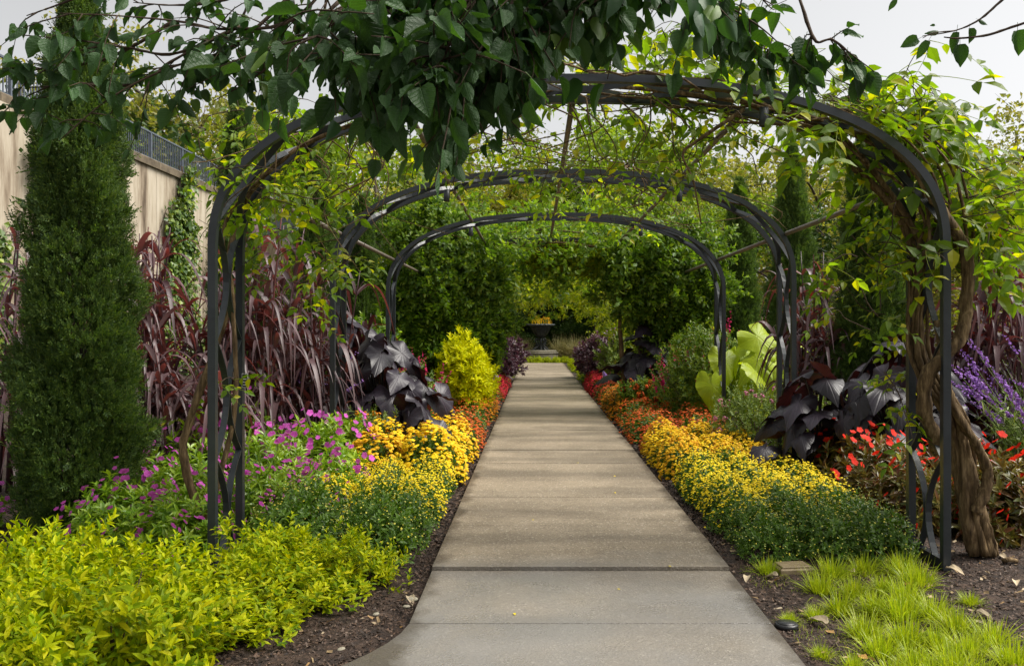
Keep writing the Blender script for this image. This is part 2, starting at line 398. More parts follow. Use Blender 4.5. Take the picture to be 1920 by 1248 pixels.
# ---- leaf templates: length along +Y (0..1), width along X (1 = full width), normal +Z
class T: pass
def tpl(v, f):
    t = T(); t.v = np.array(v, float)
    by = {}
    for q in f: by.setdefault(len(q), []).append(q)
    t.f = [np.array(q) for q in by.values()]
    return t
T2 = tpl([(0, 0, 0), (.5, .45, .10), (0, 1, -.06), (-.5, .45, .10)], [(0, 1, 2), (0, 2, 3)])
T6 = tpl([(0, 0, 0), (-.44, .3, .07), (-.36, .62, .03), (0, 1, -.14), (.36, .62, .03), (.44, .3, .07), (0, .3, -.0), (0, .65, -.03)],
         [(0, 5, 6), (0, 6, 1), (6, 5, 4, 7), (1, 6, 7, 2), (4, 3, 7), (7, 3, 2)])
def broad_tpl(curl, fold, wav, seed):
    q = np.random.default_rng(seed)
    ts = [0, .07, .2, .38, .56, .72, .86, .95, 1.0]
    ws = [.04, .30, .46, .5, .43, .31, .16, .06, .005]
    v = []; f = []
    for i, (t, wd) in enumerate(zip(ts, ws)):
        zc = -curl * t * t
        yl = t - (.05 if i == 1 else 0)
        j = q.normal(0, wav, 2)
        v += [(-wd, yl, zc + fold * wd * 2 + j[0]), (-wd * .5, t, zc + fold * wd * .8), (0, t, zc), (wd * .5, t, zc + fold * wd * .8), (wd, yl, zc + fold * wd * 2 + j[1])]
    for i in range(len(ts) - 1):
        a, b = i * 5, i * 5 + 5
        for k in range(4): f.append((a + k, a + k + 1, b + k + 1, b + k))
    return tpl(v, f)
BROAD = [broad_tpl(.18, .22, .02, 1), broad_tpl(.42, .15, .03, 2), broad_tpl(.08, .32, .03, 3), broad_tpl(.30, -.12, .025, 4), broad_tpl(.02, .18, .03, 5)]
DAISY = tpl([(0, 0, .32)] + [(.5 * math.cos(a), .5 * math.sin(a), .02 + .1 * (i % 2)) for i, a in enumerate(np.arange(6) * math.pi / 3)],
            [(0, 1 + i, 1 + (i + 1) % 6) for i in range(6)])
CHIP = tpl([(-.5, 0, 0), (.5, .05, .05), (.4, 1, 0), (-.45, .9, .12)], [(0, 1, 2, 3)])

def frond_tpl(n=9):
    v = [(-.03, 0, 0), (.03, 0, 0), (0, 1, 0)]; f = [(0, 1, 2)]
    for i in range(n):
        t = .12 + .8 * i / n; L = .36 * (1 - t * .55); s = 1 if i % 2 else -1
        b = len(v); dx, dy = s * .72, .7
        z = .06 * ((i * 37 % 5) - 2)
        v += [(0, t, 0), (s * L * .3, t + L * .62, z), (s * L * .8, t + L * .95, z), (s * L * .75, t + L * .35, z)]
        f += [(b, b + 1, b + 2, b + 3)]
    return tpl(v, f)
FROND = frond_tpl()

def scatter(mb, t, P, D, N, L, W=.5, mat=0, smooth=False):
    P = np.asarray(P, float); n = len(P)
    if n == 0: return
    L = np.broadcast_to(np.asarray(L, float), (n,)); W = np.broadcast_to(np.asarray(W, float), (n,))
    Y = nrm(np.asarray(D, float)); X = nrm(np.cross(Y, N)); Z = np.cross(X, Y)
    v = t.v
    V = P[:, None] + L[:, None, None] * (v[None, :, 0, None] * W[:, None, None] * X[:, None] + v[None, :, 1, None] * Y[:, None] + v[None, :, 2, None] * Z[:, None])
    k = len(v); off = (np.arange(n) * k)[:, None, None]
    mb.add(V.reshape(-1, 3), [(q[None] + off).reshape(-1, q.shape[1]) for q in t.f], mat, smooth)

def rnd_unit(n):
    return nrm(rng.normal(size=(n, 3)))

def shoots(mb, t, P, D, SL, m, L, W=.5, ang=.9, mat=0, var=.25, taper=.45):
    """leafy shoots: m leaves spiralling up each shoot"""
    P = np.asarray(P); D = nrm(np.asarray(D)); n = len(P)
    SL = np.broadcast_to(SL, (n,))
    A = nrm(np.cross(D, rnd_unit(n))); B = np.cross(D, A)
    i = np.arange(m)
    ph = i[None] * 2.4 + rng.uniform(0, 6.28, (n, 1)) + rng.normal(0, .3, (n, m))
    pos = P[:, None] + D[:, None] * (SL[:, None] * (i[None] + .5) / m)[..., None]
    out = A[:, None] * np.cos(ph)[..., None] + B[:, None] * np.sin(ph)[..., None]
    a = ang * (1 - .35 * i / m)[None] + rng.normal(0, .2, (n, m))
    dr = D[:, None] * np.cos(a)[..., None] + out * np.sin(a)[..., None]
    nn = D[:, None] * np.sin(a)[..., None] - out * np.cos(a)[..., None]
    LL = L * (1 - taper * (i / m))[None] * (1 + rng.uniform(-var, var, (n, m)))
    scatter(mb, t, pos.reshape(-1, 3), dr.reshape(-1, 3), nn.reshape(-1, 3), LL.ravel(), W, mat)

def ribbons(mb, P, D, L, droop, W, segs=5, mat=0, fold=0.0, taper=1.3, smooth=True):
    """grass blades: arching ribbons"""
    P = np.asarray(P, float); D = nrm(np.asarray(D, float)); n = len(P)
    L = np.broadcast_to(L, (n,)); droop = np.broadcast_to(droop, (n,)); W = np.broadcast_to(W, (n,))
    t = np.linspace(0, 1, segs + 1)
    H = np.cross(D, np.array((0, 0, 1.0))); H = np.where(np.linalg.norm(H, axis=1, keepdims=True) < .05, np.array((1.0, 0, 0)), H); H = nrm(H)
    tw = rng.normal(0, .35, (n, 1)); H = nrm(H + tw * np.cross(H, D))
    c = P[:, None] + D[:, None] * (L[:, None] * t)[..., None]
    c[..., 2] -= droop[:, None] * L[:, None] * t[None] ** 2.2
    sh = L[:, None] * droop[:, None] * t[None] ** 2 * .25
    c -= D[:, None] * sh[..., None] * .6
    wd = W[:, None] * np.minimum(1, .45 + t * 4)[None] * np.maximum(0.02, 1 - t ** taper)[None] * .5
    e = H[:, None] * wd[..., None]
    if fold:
        up = np.zeros_like(c); up[..., 2] = fold * wd
        V = np.stack([c - e + up, c, c + e + up], 2).reshape(-1, 3); k = 3
    else:
        V = np.stack([c - e, c + e], 2).reshape(-1, 3); k = 2
    f = []
    for s_ in range(segs):
        for j in range(k - 1):
            a = s_ * k + j
            f.append((a, a + 1, a + 1 + k, a + k))
    f = np.array(f); off = (np.arange(n) * (segs + 1) * k)[:, None, None]
    mb.add(V, (f[None] + off).reshape(-1, 4), mat, smooth)

def spline(pts, n):
    pts = np.asarray(pts, float)
    if len(pts) < 3:
        t = np.linspace(0, 1, n)[:, None]; return pts[0] * (1 - t) + pts[-1] * t
    p = np.concatenate([[2 * pts[0] - pts[1]], pts, [2 * pts[-1] - pts[-2]]])
    out = []
    m = len(pts) - 1
    for u in np.linspace(0, m, n):
        i = min(int(u), m - 1); t = u - i
        a, b, c_, d = p[i], p[i + 1], p[i + 2], p[i + 3]
        out.append(.5 * (2 * b + (c_ - a) * t + (2 * a - 5 * b + 4 * c_ - d) * t * t + (3 * b - a - 3 * c_ + d) * t ** 3))
    return np.array(out)

def tube(mb, pts, r, sides=6, mat=0, lump=0.0, smooth=True):
    pts = np.asarray(pts, float); n = len(pts)
    r = np.broadcast_to(np.asarray(r, float), (n,)) if np.ndim(r) else np.full(n, float(r))
    tg = nrm(np.gradient(pts, axis=0))
    ref = np.array((0.31, 0.87, 0.38)); A = nrm(np.cross(tg, ref)); B = np.cross(tg, A)
    a = np.arange(sides) * 2 * math.pi / sides
    rr = r[:, None] * (1 + (lump * rng.normal(size=(n, sides)) if lump else 0))
    if lump: rr = rr * (1 + lump * 1.2 * np.sin(a * 3 + np.linspace(0, 5, n)[:, None]))
    V = pts[:, None] + rr[..., None] * (A[:, None] * np.cos(a)[None, :, None] + B[:, None] * np.sin(a)[None, :, None])
    i = np.arange(n - 1)[:, None] * sides; j = np.arange(sides)[None]; k = (j + 1) % sides
    F = np.stack([i + j, i + k, i + sides + k, i + sides + j], -1).reshape(-1, 4)
    caps = np.array([list(range(sides))[::-1], [(n - 1) * sides + q for q in range(sides)]])
    mb.add(V.reshape(-1, 3), [F, caps] if sides > 2 else [F], mat, smooth)

def bar(mb, pts, side, w_, h_, mat=0):
    """rectangular bar swept along pts; side = fixed width direction"""
    pts = np.asarray(pts, float); n = len(pts)
    tg = nrm(np.gradient(pts, axis=0)); sd = nrm(np.broadcast_to(np.asarray(side, float), (n, 3)))
    sd = nrm(sd - tg * np.sum(sd * tg, 1, keepdims=True)); up = np.cross(sd, tg)
    V = np.stack([pts + a * sd * w_ / 2 + b * up * h_ / 2 for a, b in ((-1, -1), (1, -1), (1, 1), (-1, 1))], 1).reshape(-1, 3)
    i = np.arange(n - 1)[:, None] * 4; j = np.arange(4)[None]; k = (j + 1) % 4
    F = np.stack([i + j, i + k, i + 4 + k, i + 4 + j], -1).reshape(-1, 4)
    mb.add(V, [F, np.array([[3, 2, 1, 0], [4 * n - 4, 4 * n - 3, 4 * n - 2, 4 * n - 1]])], mat, False)

def box(mb, x0, x1, y0, y1, z0, z1, mat=0, bev=0.0):
    b = bev
    V = [(x0, y0, z0), (x1, y0, z0), (x1, y1, z0), (x0, y1, z0), (x0, y0, z1 - b), (x1, y0, z1 - b), (x1, y1, z1 - b), (x0, y1, z1 - b)]
    if not b:
        mb.add(V, np.array([(3, 2, 1, 0), (4, 5, 6, 7), (0, 1, 5, 4), (1, 2, 6, 5), (2, 3, 7, 6), (3, 0, 4, 7)]), mat); return
    V += [(x0 + b, y0 + b, z1), (x1 - b, y0 + b, z1), (x1 - b, y1 - b, z1), (x0 + b, y1 - b, z1)]
    mb.add(V, np.array([(3, 2, 1, 0), (0, 1, 5, 4), (1, 2, 6, 5), (2, 3, 7, 6), (3, 0, 4, 7), (8, 9, 10, 11),
                        (4, 5, 9, 8), (5, 6, 10, 9), (6, 7, 11, 10), (7, 4, 8, 11)]), mat)

def lathe(mb, prof, n=24, mat=0, flute=0, depth=0, smooth=True, cx=0, cy=0):
    prof = np.asarray(prof, float); a = np.arange(n) * 2 * math.pi / n
    m = 1 + (depth * np.cos(a * flute) if flute else 0 * a)
    V = np.stack([cx + prof[:, 0:1] * m * np.cos(a), cy + prof[:, 0:1] * m * np.sin(a), np.repeat(prof[:, 1:2], n, 1)], -1)
    k = len(prof); i = np.arange(k - 1)[:, None] * n; j = np.arange(n)[None]; q = (j + 1) % n
    F = np.stack([i + j, i + q, i + n + q, i + n + j], -1).reshape(-1, 4)
    mb.add(V.reshape(-1, 3), [F, np.array([list(range(n))[::-1], [(k - 1) * n + x for x in range(n)]])], mat, smooth)

# ================================================================== SETTING
# ground: one sheet with gentle relief near the camera
def ground():
    xs = np.concatenate([[-400, -150, -60, -25, -12], np.linspace(-8, 8, 81), [12, 25, 60, 150, 400]])
    ys = np.concatenate([[-300, -60, -15, 0], np.linspace(1, 13, 61), np.linspace(14, 60, 24), [90, 160, 300, 700]])
    Xg, Yg = np.meshgrid(xs, ys)
    Z = -.045 + .018 * np.sin(Xg * 3.1 + 1.3 * np.sin(Yg * 2.2)) * np.sin(Yg * 2.7 + Xg) + rng.normal(0, .007, Xg.shape)
    le = -.657 - .62 * np.clip(4.45 - Yg, 0, 2.6) ** 1.9
    Z = np.where((Xg > le + .02) & (Xg < 1.2), -.11, Z)          # the path bed is dug out under the slabs
    V = np.stack([Xg, Yg, Z], -1).reshape(-1, 3); nx = len(xs); ny = len(ys)
    i = np.arange(ny - 1)[:, None] * nx; j = np.arange(nx - 1)[None]
    F = np.stack([i + j, i + j + 1, i + nx + j + 1, i + nx + j], -1).reshape(-1, 4)
    mb = MB(); mb.add(V, F, 0, True)
    ob('ground', mb.mesh('ground', M['mulch']), kind='structure')
ground()

# path of cast slabs, joints open, one slab settled lower than its neighbour
PL, PR = -.657, 1.222
path = ob('path', None, kind='structure')
joints = [-2.4, -1.3, -.25, .8, 1.85, 2.9, 3.6, 4.42, 5.39, 6.52, 7.64, 8.57, 9.56, 10.6] + [10.6 + 1.06 * i for i in range(1, 27)]
def left_edge(y):
    return PL - (0 if y > 4.45 else .62 * min(4.45 - y, 2.6) ** 1.9)
for i in range(len(joints) - 1):
    y0, y1 = joints[i] + (.005 if i < 10 else .009), joints[i + 1] - (.005 if i < 10 else .009)
    dz = (-.022 if i < 8 else 0) + rng.normal(0, .0025)
    n = 7 if y0 < 4.5 else 2
    ys = np.linspace(y0, y1, n); b = .0012 if i < 9 else .003
    mb = MB()
    lo = [left_edge(y) for y in ys]
    ring = [(x, y) for x, y in zip(lo, ys)] + [(PR, y) for y in ys[::-1]]
    rin = [(x + b, y + (b if k == 0 else -b if k == n - 1 else 0)) for k, (x, y) in enumerate(zip(lo, ys))] + \
          [(PR - b, y + (-b if k == 0 else b if k == n - 1 else 0)) for k, y in enumerate(ys[::-1])]
    m = len(ring)
    V = [(x, y, -.12) for x, y in ring] + [(x, y, dz - b) for x, y in ring] + [(x, y, dz) for x, y in rin]
    k = np.arange(m); q = (k + 1) % m
    mb.add(V, np.concatenate([np.stack([q, k, k + m, q + m], -1), np.stack([q + m, k + m, k + 2 * m, q + 2 * m], -1)]))
    f = np.stack([2 * m + np.arange(n - 1), 2 * m + np.arange(1, n), 2 * m + m - 2 - np.arange(n - 1), 2 * m + m - 1 - np.arange(n - 1)], -1)[:, ::-1]
    mb.f.append((f, 0, False))
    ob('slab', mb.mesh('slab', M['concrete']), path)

# ================================================================== ARBOR
HALF, LEG, RISE, NEXP = 2.37, 2.02, 1.10, 2.4
def arch_curve(n=90, half=HALF, rise=RISE, leg=LEG, z0=-.12):
    zs = np.linspace(z0, leg, 14)
    t = np.linspace(0, math.pi, n)
    x = np.sign(np.cos(t)) * np.abs(np.cos(t)) ** (2 / NEXP) * half
    z = leg + np.sin(t) ** (2 / NEXP) * rise
    p = np.concatenate([np.stack([np.full(14, half), zs], 1)[:-1], np.stack([x, z], 1), np.stack([np.full(14, -half), zs[::-1]], 1)[1:]])
    d = np.concatenate([[0], np.cumsum(np.linalg.norm(np.diff(p, axis=0), axis=1))])
    s = np.linspace(0, d[-1], 130)
    return np.stack([np.interp(s, d, p[:, 0]), np.interp(s, d, p[:, 1])], 1), s
ARCH, ARCH_S = arch_curve()
def arch_pt(u):
    """u 0..1 from the far foot over the top"""
    s = np.asarray(u) * ARCH_S[-1]
    return np.stack([np.interp(s, ARCH_S, ARCH[:, 0]) + CX, np.interp(s, ARCH_S, ARCH[:, 1])], -1)
ARCH_Y = [5.52 + 3.26 * k for k in range(9)]
DEPTH = .51
def hoop_mesh():
    mb = MB(); p = np.stack([ARCH[:, 0] + CX, np.zeros(130), ARCH[:, 1]], 1)
    bar(mb, p, (0, 1, 0), .05, .05)
    return mb.mesh('hoop', M['metal'])
HOOP = hoop_mesh()
def curl_meshes():
    per = .77; out = []
    n = int(ARCH_S[-1] / per)
    per = ARCH_S[-1] / n
    for sgn in (-1, 1):
        for k in range(n):
            s = np.linspace(k * per + .004, (k + 1) * per - .004, 13)
            off = (DEPTH / 2 - .032) * (1 - np.abs(np.sin(math.pi * (s - k * per) / per)) ** .85) + .012
            x = np.interp(s, ARCH_S, ARCH[:, 0]) + CX; z = np.interp(s, ARCH_S, ARCH[:, 1])
            mb = MB(); p = np.stack([x, DEPTH / 2 + sgn * off, z], 1)
            c0 = np.array((CX, 0, 1.6)); rad = p - c0; rad[:, 1] = 0
            rad[z < LEG] = (1, 0, 0)
            bar(mb, p, rad, .042, .009)
            out.append(mb.mesh('curved_bar', M['metal']))
    return out
CURLS = curl_meshes()
TIES = [(2.57, 2.48), (1.45, 3.02), (.26, 3.11), (-.9, 3.02), (-2.01, 2.48)]
def tie_mesh(x, z):
    mb = MB(); tube(mb, [(x, DEPTH + .03, z), (x, DEPTH + .03 + 2.69, z)], .023, 8)
    return mb.mesh('tie_bar', M['tie'])
TIE_ME = [tie_mesh(x, z) for x, z in TIES]
def lamp_mesh():
    mb = MB(); lathe(mb, [(.012, .12), (.03, .115), (.032, .0), (.026, -.005), (.024, .02)], 12)
    return mb.mesh('downlight', M['metal'])
LAMP_ME = lamp_mesh()
def foot_mesh():
    mb = MB(); box(mb, -.025, .025, .028, DEPTH - .028, -.06, .012); return mb.mesh('foot_bar', M['metal'])
FOOT_ME = foot_mesh()
ADESC = ['nearest steel arch, with woody vines climbing one leg', 'second bare steel arch over the path, dark blue-grey', 'third bare steel arch in front of the leafy tunnel',
         'fourth arch, almost hidden inside the leafy vine tunnel', 'fifth arch, deep inside the leafy vine tunnel', 'sixth arch, last one glimpsed inside the vine tunnel']
for k in range(6):
    a = thing('arbor_arch', ADESC[k], 'garden arch', (0, ARCH_Y[k], 0), 0, 'steel arches over the path')
    ob('hoop', HOOP, a); ob('hoop', HOOP, a, (0, DEPTH, 0))
    if k < 4:
        for me in CURLS: ob('curved_bar', me, a)
        for sx in (-1, 1): ob('foot_bar', FOOT_ME, a, (CX + sx * HALF, 0, 0))
    if k < 3:
        for me in TIE_ME: ob('tie_bar', me, a)
        for sx in (-1, 1): ob('downlight', LAMP_ME, a, (CX + sx * 1.2, .02, 2.82))
    if k == 0:
        mb = MB(); box(mb, -.022, .022, -.004, .0, -.05, .05, 0); box(mb, -.017, .017, -.006, -.004, -.045, .045, 1)
        for q in range(4): box(mb, -.012, .012, -.0075, -.006, .026 - q * .02, .033 - q * .02, 0)
        ob('tag_plate', mb.mesh('tag_plate', [M['white_plate'], M['black_plastic']]), a, (CX - HALF + .045, DEPTH - .03, 1.14))

# ================================================================== RETAINING WALL AND RAILING
WX = -12.0
wall = thing('retaining_wall', 'tall stained cream retaining wall with a dark coping, under the metal railing', 'wall', (WX, 15, 0))
mb = MB(); box(mb, -.5, 0, .01, 3.99, -.2, 6.55, 0); WP = mb.mesh('wall_panel', M['stone'])
mb = MB(); box(mb, -.6, .09, .005, 3.995, 6.553, 6.8, 0, .03); CP = mb.mesh('coping', M['coping'])
mb = MB(); box(mb, 0.003, .16, -.35, .35, -.2, 6.55, 0); PB = mb.mesh('pilaster', M['stone'])
for k in range(9):
    ob('wall_panel', WP, wall, (0, 4 * k, 0)); ob('coping', CP, wall, (0, 4 * k, 0))
for k in (1, 8): ob('pilaster', PB, wall, (0, 4 * k, 0))
rail = thing('railing', 'dark steel railing with close upright bars on top of the retaining wall', 'railing', (WX - .2, 15, 6.8))
mb = MB(); box(mb, -.03, .03, 0, 2.39, .90, .95); RT = mb.mesh('top_rail', M['rail'])
mb = MB(); box(mb, -.025, .025, 0, 2.39, .07, .12); RB = mb.mesh('bottom_rail', M['rail'])
mb = MB(); box(mb, -.035, .035, -.035, .035, -.02, .9); RP = mb.mesh('post', M['rail'])
mb = MB(); box(mb, -.012, .012, -.012, .012, .12, .9); RL = mb.mesh('baluster', M['rail'])
for k in range(12):
    ob('top_rail', RT, rail, (0, 2.4 * k, 0)); ob('bottom_rail', RB, rail, (0, 2.4 * k, 0)); ob('post', RP, rail, (0, 2.4 * k + .002, 0))
    for j in range(1, 18): ob('baluster', RL, rail, (0, 2.4 * k + j * 2.4 / 18, 0))
# grey cabinet half hidden by vines at the far end of the wall
gb = thing('utility_cabinet', 'grey steel cabinet on the wall top glimpsed behind the near arch vines', 'cabinet', (-10.2, 34.5, 5.0))
mb = MB(); box(mb, -.6, .6, -.4, .4, 0, 1.4, 0, .03); ob('body', mb.mesh('body', M['grey_steel']), gb)
mb = MB(); box(mb, -.66, .66, -.46, .46, 1.403, 1.47, 0, .02); ob('lid', mb.mesh('lid', M['grey_steel']), gb)
mb = MB(); box(mb, -.55, .55, -.42, -.404, .08, 1.32, 0); ob('door', mb.mesh('door', M['rail']), gb)
mb = MB(); box(mb, -.9, .9, -.6, .6, -5.1, -.003, 0); ob('plinth', mb.mesh('plinth', M['stone']), gb)

# ================================================================== CYPRESSES
def cypress_mesh(H=4.1, R0=.50, n=36000):
    nc = n // 14
    z = np.repeat(H * (rng.uniform(0, 1, nc) ** 1.15), 14); z = np.clip(z + rng.normal(0, .055, len(z)), 0, H)
    th = np.repeat(rng.uniform(0, 6.283, nc), 14); th = th + rng.normal(0, .11, len(th)); n = len(z)
    rad_ = np.repeat(rng.uniform(.22, 1.15, nc), 14) * rng.uniform(.85, 1.1, n)
    u = z / H
    prof = R0 * np.interp(u, [0, .05, .2, .45, .7, .88, 1], [.82, 1.0, 1.05, .92, .70, .42, .05])
    lump = 1 + .13 * np.sin(3 * th + 5 * z) + .10 * np.sin(5 * th - 7.3 * z + 1) + .08 * np.sin(11 * z + 2 * th)
    r = prof * lump * np.sqrt(rad_)
    P = np.stack([r * np.cos(th), r * np.sin(th), z + .02], 1)
    O = np.stack([np.cos(th), np.sin(th), np.zeros(n)], 1)
    D = O * rng.uniform(.4, 1.1, n)[:, None] + np.array((0, 0, 1)) * rng.uniform(.15, .95, n)[:, None] + rng.normal(0, .25, (n, 3))
    mb = MB(); scatter(mb, FROND, P, D, O + rng.normal(0, .5, (n, 3)), rng.uniform(.06, .13, n), .85)
    # loose sprays standing out of the outline
    k = rng.choice(n, 500, replace=False)
    scatter(mb, FROND, P[k] + O[k] * .05, D[k] + O[k] * .6, O[k] + rng.normal(0, .4, (500, 3)), rng.uniform(.13, .22, 500), .6)
    return mb.mesh('foliage', M['cypress'])
cy = thing('cypress', '', 'cypress tree')
ob('foliage', cypress_mesh(), cy, kind='stuff')
mb = MB(); tube(mb, [(0, 0, -.05), (.01, 0, 1.5), (0, .01, 2.9), (0, 0, 3.9)], [.06, .045, .025, .01], 7); ob('trunk', mb.mesh('trunk', M['trunk']), cy)
mb = MB()
for k in range(70):
    a = rng.uniform(0, 6.28); z = rng.uniform(.1, 3.6); r = .40 * (1 - z / 5.2)
    tube(mb, [(0, 0, z), (r * .6 * math.cos(a), r * .6 * math.sin(a), z + .12), (r * math.cos(a), r * math.sin(a), z + .34)], [.016, .010, .004], 4)
ob('branches', mb.mesh('branches', M['trunk']), cy, kind='stuff')
CY = Proto(cy)
CYG = 'columnar cypresses lining the arbor'
for x, y, s, lab in [(-3.50, 6.55, (.74, .74, 1.0), 'large dark green column cypress standing before the purple grass, nearest the camera'),
                     (-3.45, 9.9, (.62, .62, 1.0), 'column cypress behind the purple grass and the nearest arch leg'),
                     (-3.40, 13.2, (.68, .68, 1.02), 'column cypress beyond the second arch on the wall side'),
                     (-3.40, 16.6, (.7, .7, .98), 'column cypress beside the leafy tunnel on the wall side'),
                     (4.03, 10.3, (.75, .75, .98), 'column cypress behind the woody vine leg and the black elephant ears'),
                     (4.05, 13.5, (.66, .66, 1.07), 'column cypress seen past the second arch above the lime elephant ears'),
                     (4.05, 17.0, (.72, .72, 1.08), 'column cypress farthest along the wooded slope, by the third arch leg')]:
    CY.put((x, y, 0), rng.uniform(0, 6), lab, CYG, s)

# ================================================================== TREES OF THE BACKGROUND
def tree_meshes(seed, H, Rc, zlow, nclump, per, leaf, mat, twiggy=0.0, flat=1.0):
    global rng
    old = rng; rng = np.random.default_rng(seed)
    wood = MB(); twg = MB(); tips = []
    top = np.array((rng.normal(0, .3), rng.normal(0, .3), H * .9))
    tr = spline([(0, 0, -.1), (rng.normal(0, .15), rng.normal(0, .15), H * .35), top], 9)
    tube(wood, tr, np.linspace(.022 * H, .005 * H, 9), 7, lump=.06)
    nl = 16
    for i in range(nl):
        u = rng.uniform(max(.12, zlow / H), .93); b = tr[int(u * 8)]
        a = i * 2.4 + rng.normal(0, .3)
        rr = Rc * math.sqrt(max(.05, 1 - ((u - .5) / .62) ** 2)) * rng.uniform(.7, 1.05)
        e = b + np.array((math.cos(a) * rr, math.sin(a) * rr, H * rng.uniform(.04, .20)))
        l = spline([b, (b + e) / 2 + (0, 0, H * .03), e], 6)
        tube(wood, l, np.linspace(.008 * H, .0025 * H, 6), 5)
        for j in range(4):
            s_ = l[rng.integers(2, 6)]; d = rnd_unit(1)[0] * Rc * .4; d[2] = abs(d[2]) * .8
            tube(wood, [s_, s_ + d * .5 + (0, 0, .05), s_ + d], [.003 * H, .002 * H, .0008 * H], 4)
            tips += [s_ + d, s_ + d * .6]
        tips.append(e)
    tips = np.array(tips)
    c = tips[rng.integers(0, len(tips), nclump)] + rng.normal(0, Rc * .13, (nclump, 3)) * np.array((1, 1, .8))
    c[:, 2] = np.maximum(c[:, 2], zlow + .2)
    if twiggy:
        for q in c[:int(nclump * twiggy)]:
            d = rnd_unit(1)[0] * .5 * Rc * .3; d[2] = abs(d[2]) + .3
            tube(twg, [q, q + d * .5, q + d * 1.2], [.012, .008, .003], 3)
    P = np.repeat(c, per, 0) + rng.normal(0, Rc * .085, (nclump * per, 3)) * np.array((1, 1, .75))
    D = rnd_unit(len(P)) + np.array((0, 0, -.25)); N = rnd_unit(len(P)) + np.array((0, 0, .7))
    cr = MB(); scatter(cr, T2, P, D, N, leaf * rng.uniform(.6, 1.3, len(P)), .62)
    rng = old
    return cr.mesh('crown', mat), wood.mesh('trunk', M['trunk']), (twg.mesh('twigs', M['pale_twig']) if twiggy else None)
TREES = {}
def make_tree(key, *a, **k):
    cr, tr, tw = tree_meshes(*a, **k)
    t = thing('tree', '', 'tree'); ob('trunk', tr, t); ob('crown', cr, t, kind='stuff')
    if tw: ob('twigs', tw, t, kind='stuff')
    TREES[key] = Proto(t)
make_tree('olive', 21, 10, 3.6, .6, 230, 48, .20, M['tree_olive'], twiggy=.8)
make_tree('olive2', 22, 10, 4.0, .4, 220, 48, .21, M['tree_olive'], twiggy=.7)
make_tree('green', 23, 9, 3.6, .3, 220, 65, .20, M['tree_green'])
make_tree('dark', 24, 8, 3.2, .2, 260, 60, .20, M['tree_dark'])
make_tree('yellow', 25, 9, 3.6, .3, 160, 46, .19, M['tree_yellow'], twiggy=1.0)
TN = {'olive': 'olive green twiggy tree', 'olive2': 'broad olive tree', 'green': 'bright green tree', 'dark': 'dark green tree', 'yellow': 'yellowing open-crowned tree'}
# (photo x of the trunk, distance, height, kind, what it stands by)
TL = [(340, 46, 15.6, 'olive', 'behind the railing, rounded crown against the sky'), (440, 52, 14.5, 'olive2', 'past the end of the railing'),
      (250, 40, 13.4, 'olive2', 'behind the railing and the nearest cypress'), (30, 36, 14.0, 'dark', 'showing its top above the railing corner'),
      (560, 46, 12.5, 'green', 'above the far end of the retaining wall'), (640, 58, 15, 'olive', 'rising far behind the second arch, wall side'),
      (700, 40, 10.0, 'yellow', 'behind the second arch shoulder, wall side'), (790, 50, 12.0, 'green', 'above the leafy tunnel, wall side'),
      (880, 62, 16.0, 'olive2', 'far behind the tunnel under the overhead leaves'), (960, 54, 13.5, 'yellow', 'high beyond the tunnel, under the arch crown'),
      (1050, 66, 17.5, 'olive', 'tallest above the tunnel centre'), (1110, 48, 11.6, 'green', 'bright behind the top of the third arch'),
      (1190, 56, 14.0, 'green', 'beyond the third arch, slope side'), (1280, 64, 16.0, 'olive2', 'far beyond the second arch crown, slope side'),
      (1350, 46, 10.8, 'olive', 'behind the cypress farthest on the slope side'), (1440, 56, 13.6, 'olive2', 'on the slope between the two far cypresses'),
      (1540, 44, 10.6, 'olive', 'on the slope beside the second arch leg'), (1600, 60, 15.0, 'yellow', 'on the slope beneath the near arch shoulder'),
      (1690, 48, 11.5, 'olive2', 'on the slope behind the woody vine leg'), (1790, 62, 16.5, 'olive', 'at the skyline beside the vine mound'),
      (1860, 46, 12.3, 'yellow', 'on the open slope above the violet salvia'), (1915, 60, 16.8, 'olive2', 'at the slope edge, tallest on the skyline there'),
      (1330, 34, 6.6, 'green', 'low behind the chartreuse elephant ears'), (1480, 32, 6.4, 'dark', 'low behind the second arch leg'),
      (1640, 30, 6.2, 'olive', 'low behind the slope-side purple grass'), (1760, 32, 6.8, 'yellow', 'low behind the woody vine trunks'),
      (1890, 28, 6.0, 'olive', 'low behind the purple grass by the salvia'), (655, 33, 6.5, 'green', 'low under the near arch vines, wall side'),
      (735, 30, 6.6, 'dark', 'low behind the third arch leg, wall side'),
      (850, 44, 8.0, 'green', 'over the tunnel entrance, wall side'), (1010, 72, 12, 'dark', 'closing the end of the tunnel view')]
for px, Y, H, k, where in TL:
    p = TREES[k]; base = 10 if k.startswith('olive') else 8 if k == 'dark' else 9
    s = H / base
    o = p.put((X_(px, Y), Y, -.05), rng.uniform(0, 6.28), f'{TN[k]} {where}', 'trees around the garden', (max(s, .8) * (1.1 if H > 8 else 1.0), max(s, .8) * 1.1, s))
# dark evergreen hedge shrubs that close the view behind the urn
for i, (px, Y, H) in enumerate([(905, 53, 5.0), (950, 50, 4.6), (985, 55, 5.4), (1035, 52, 4.8), (1080, 54, 5.2), (1120, 50, 4.6), (1165, 53, 5.0), (1215, 50, 5.0), (860, 50, 5.0)]):
    TREES['dark'].put((X_(px, Y), Y, -.3), rng.uniform(0, 6), f'dark evergreen shrub behind the urn, {ORD[i]} placed in the hedge', 'evergreen shrubs behind the urn', (.75, .7, H / 8))

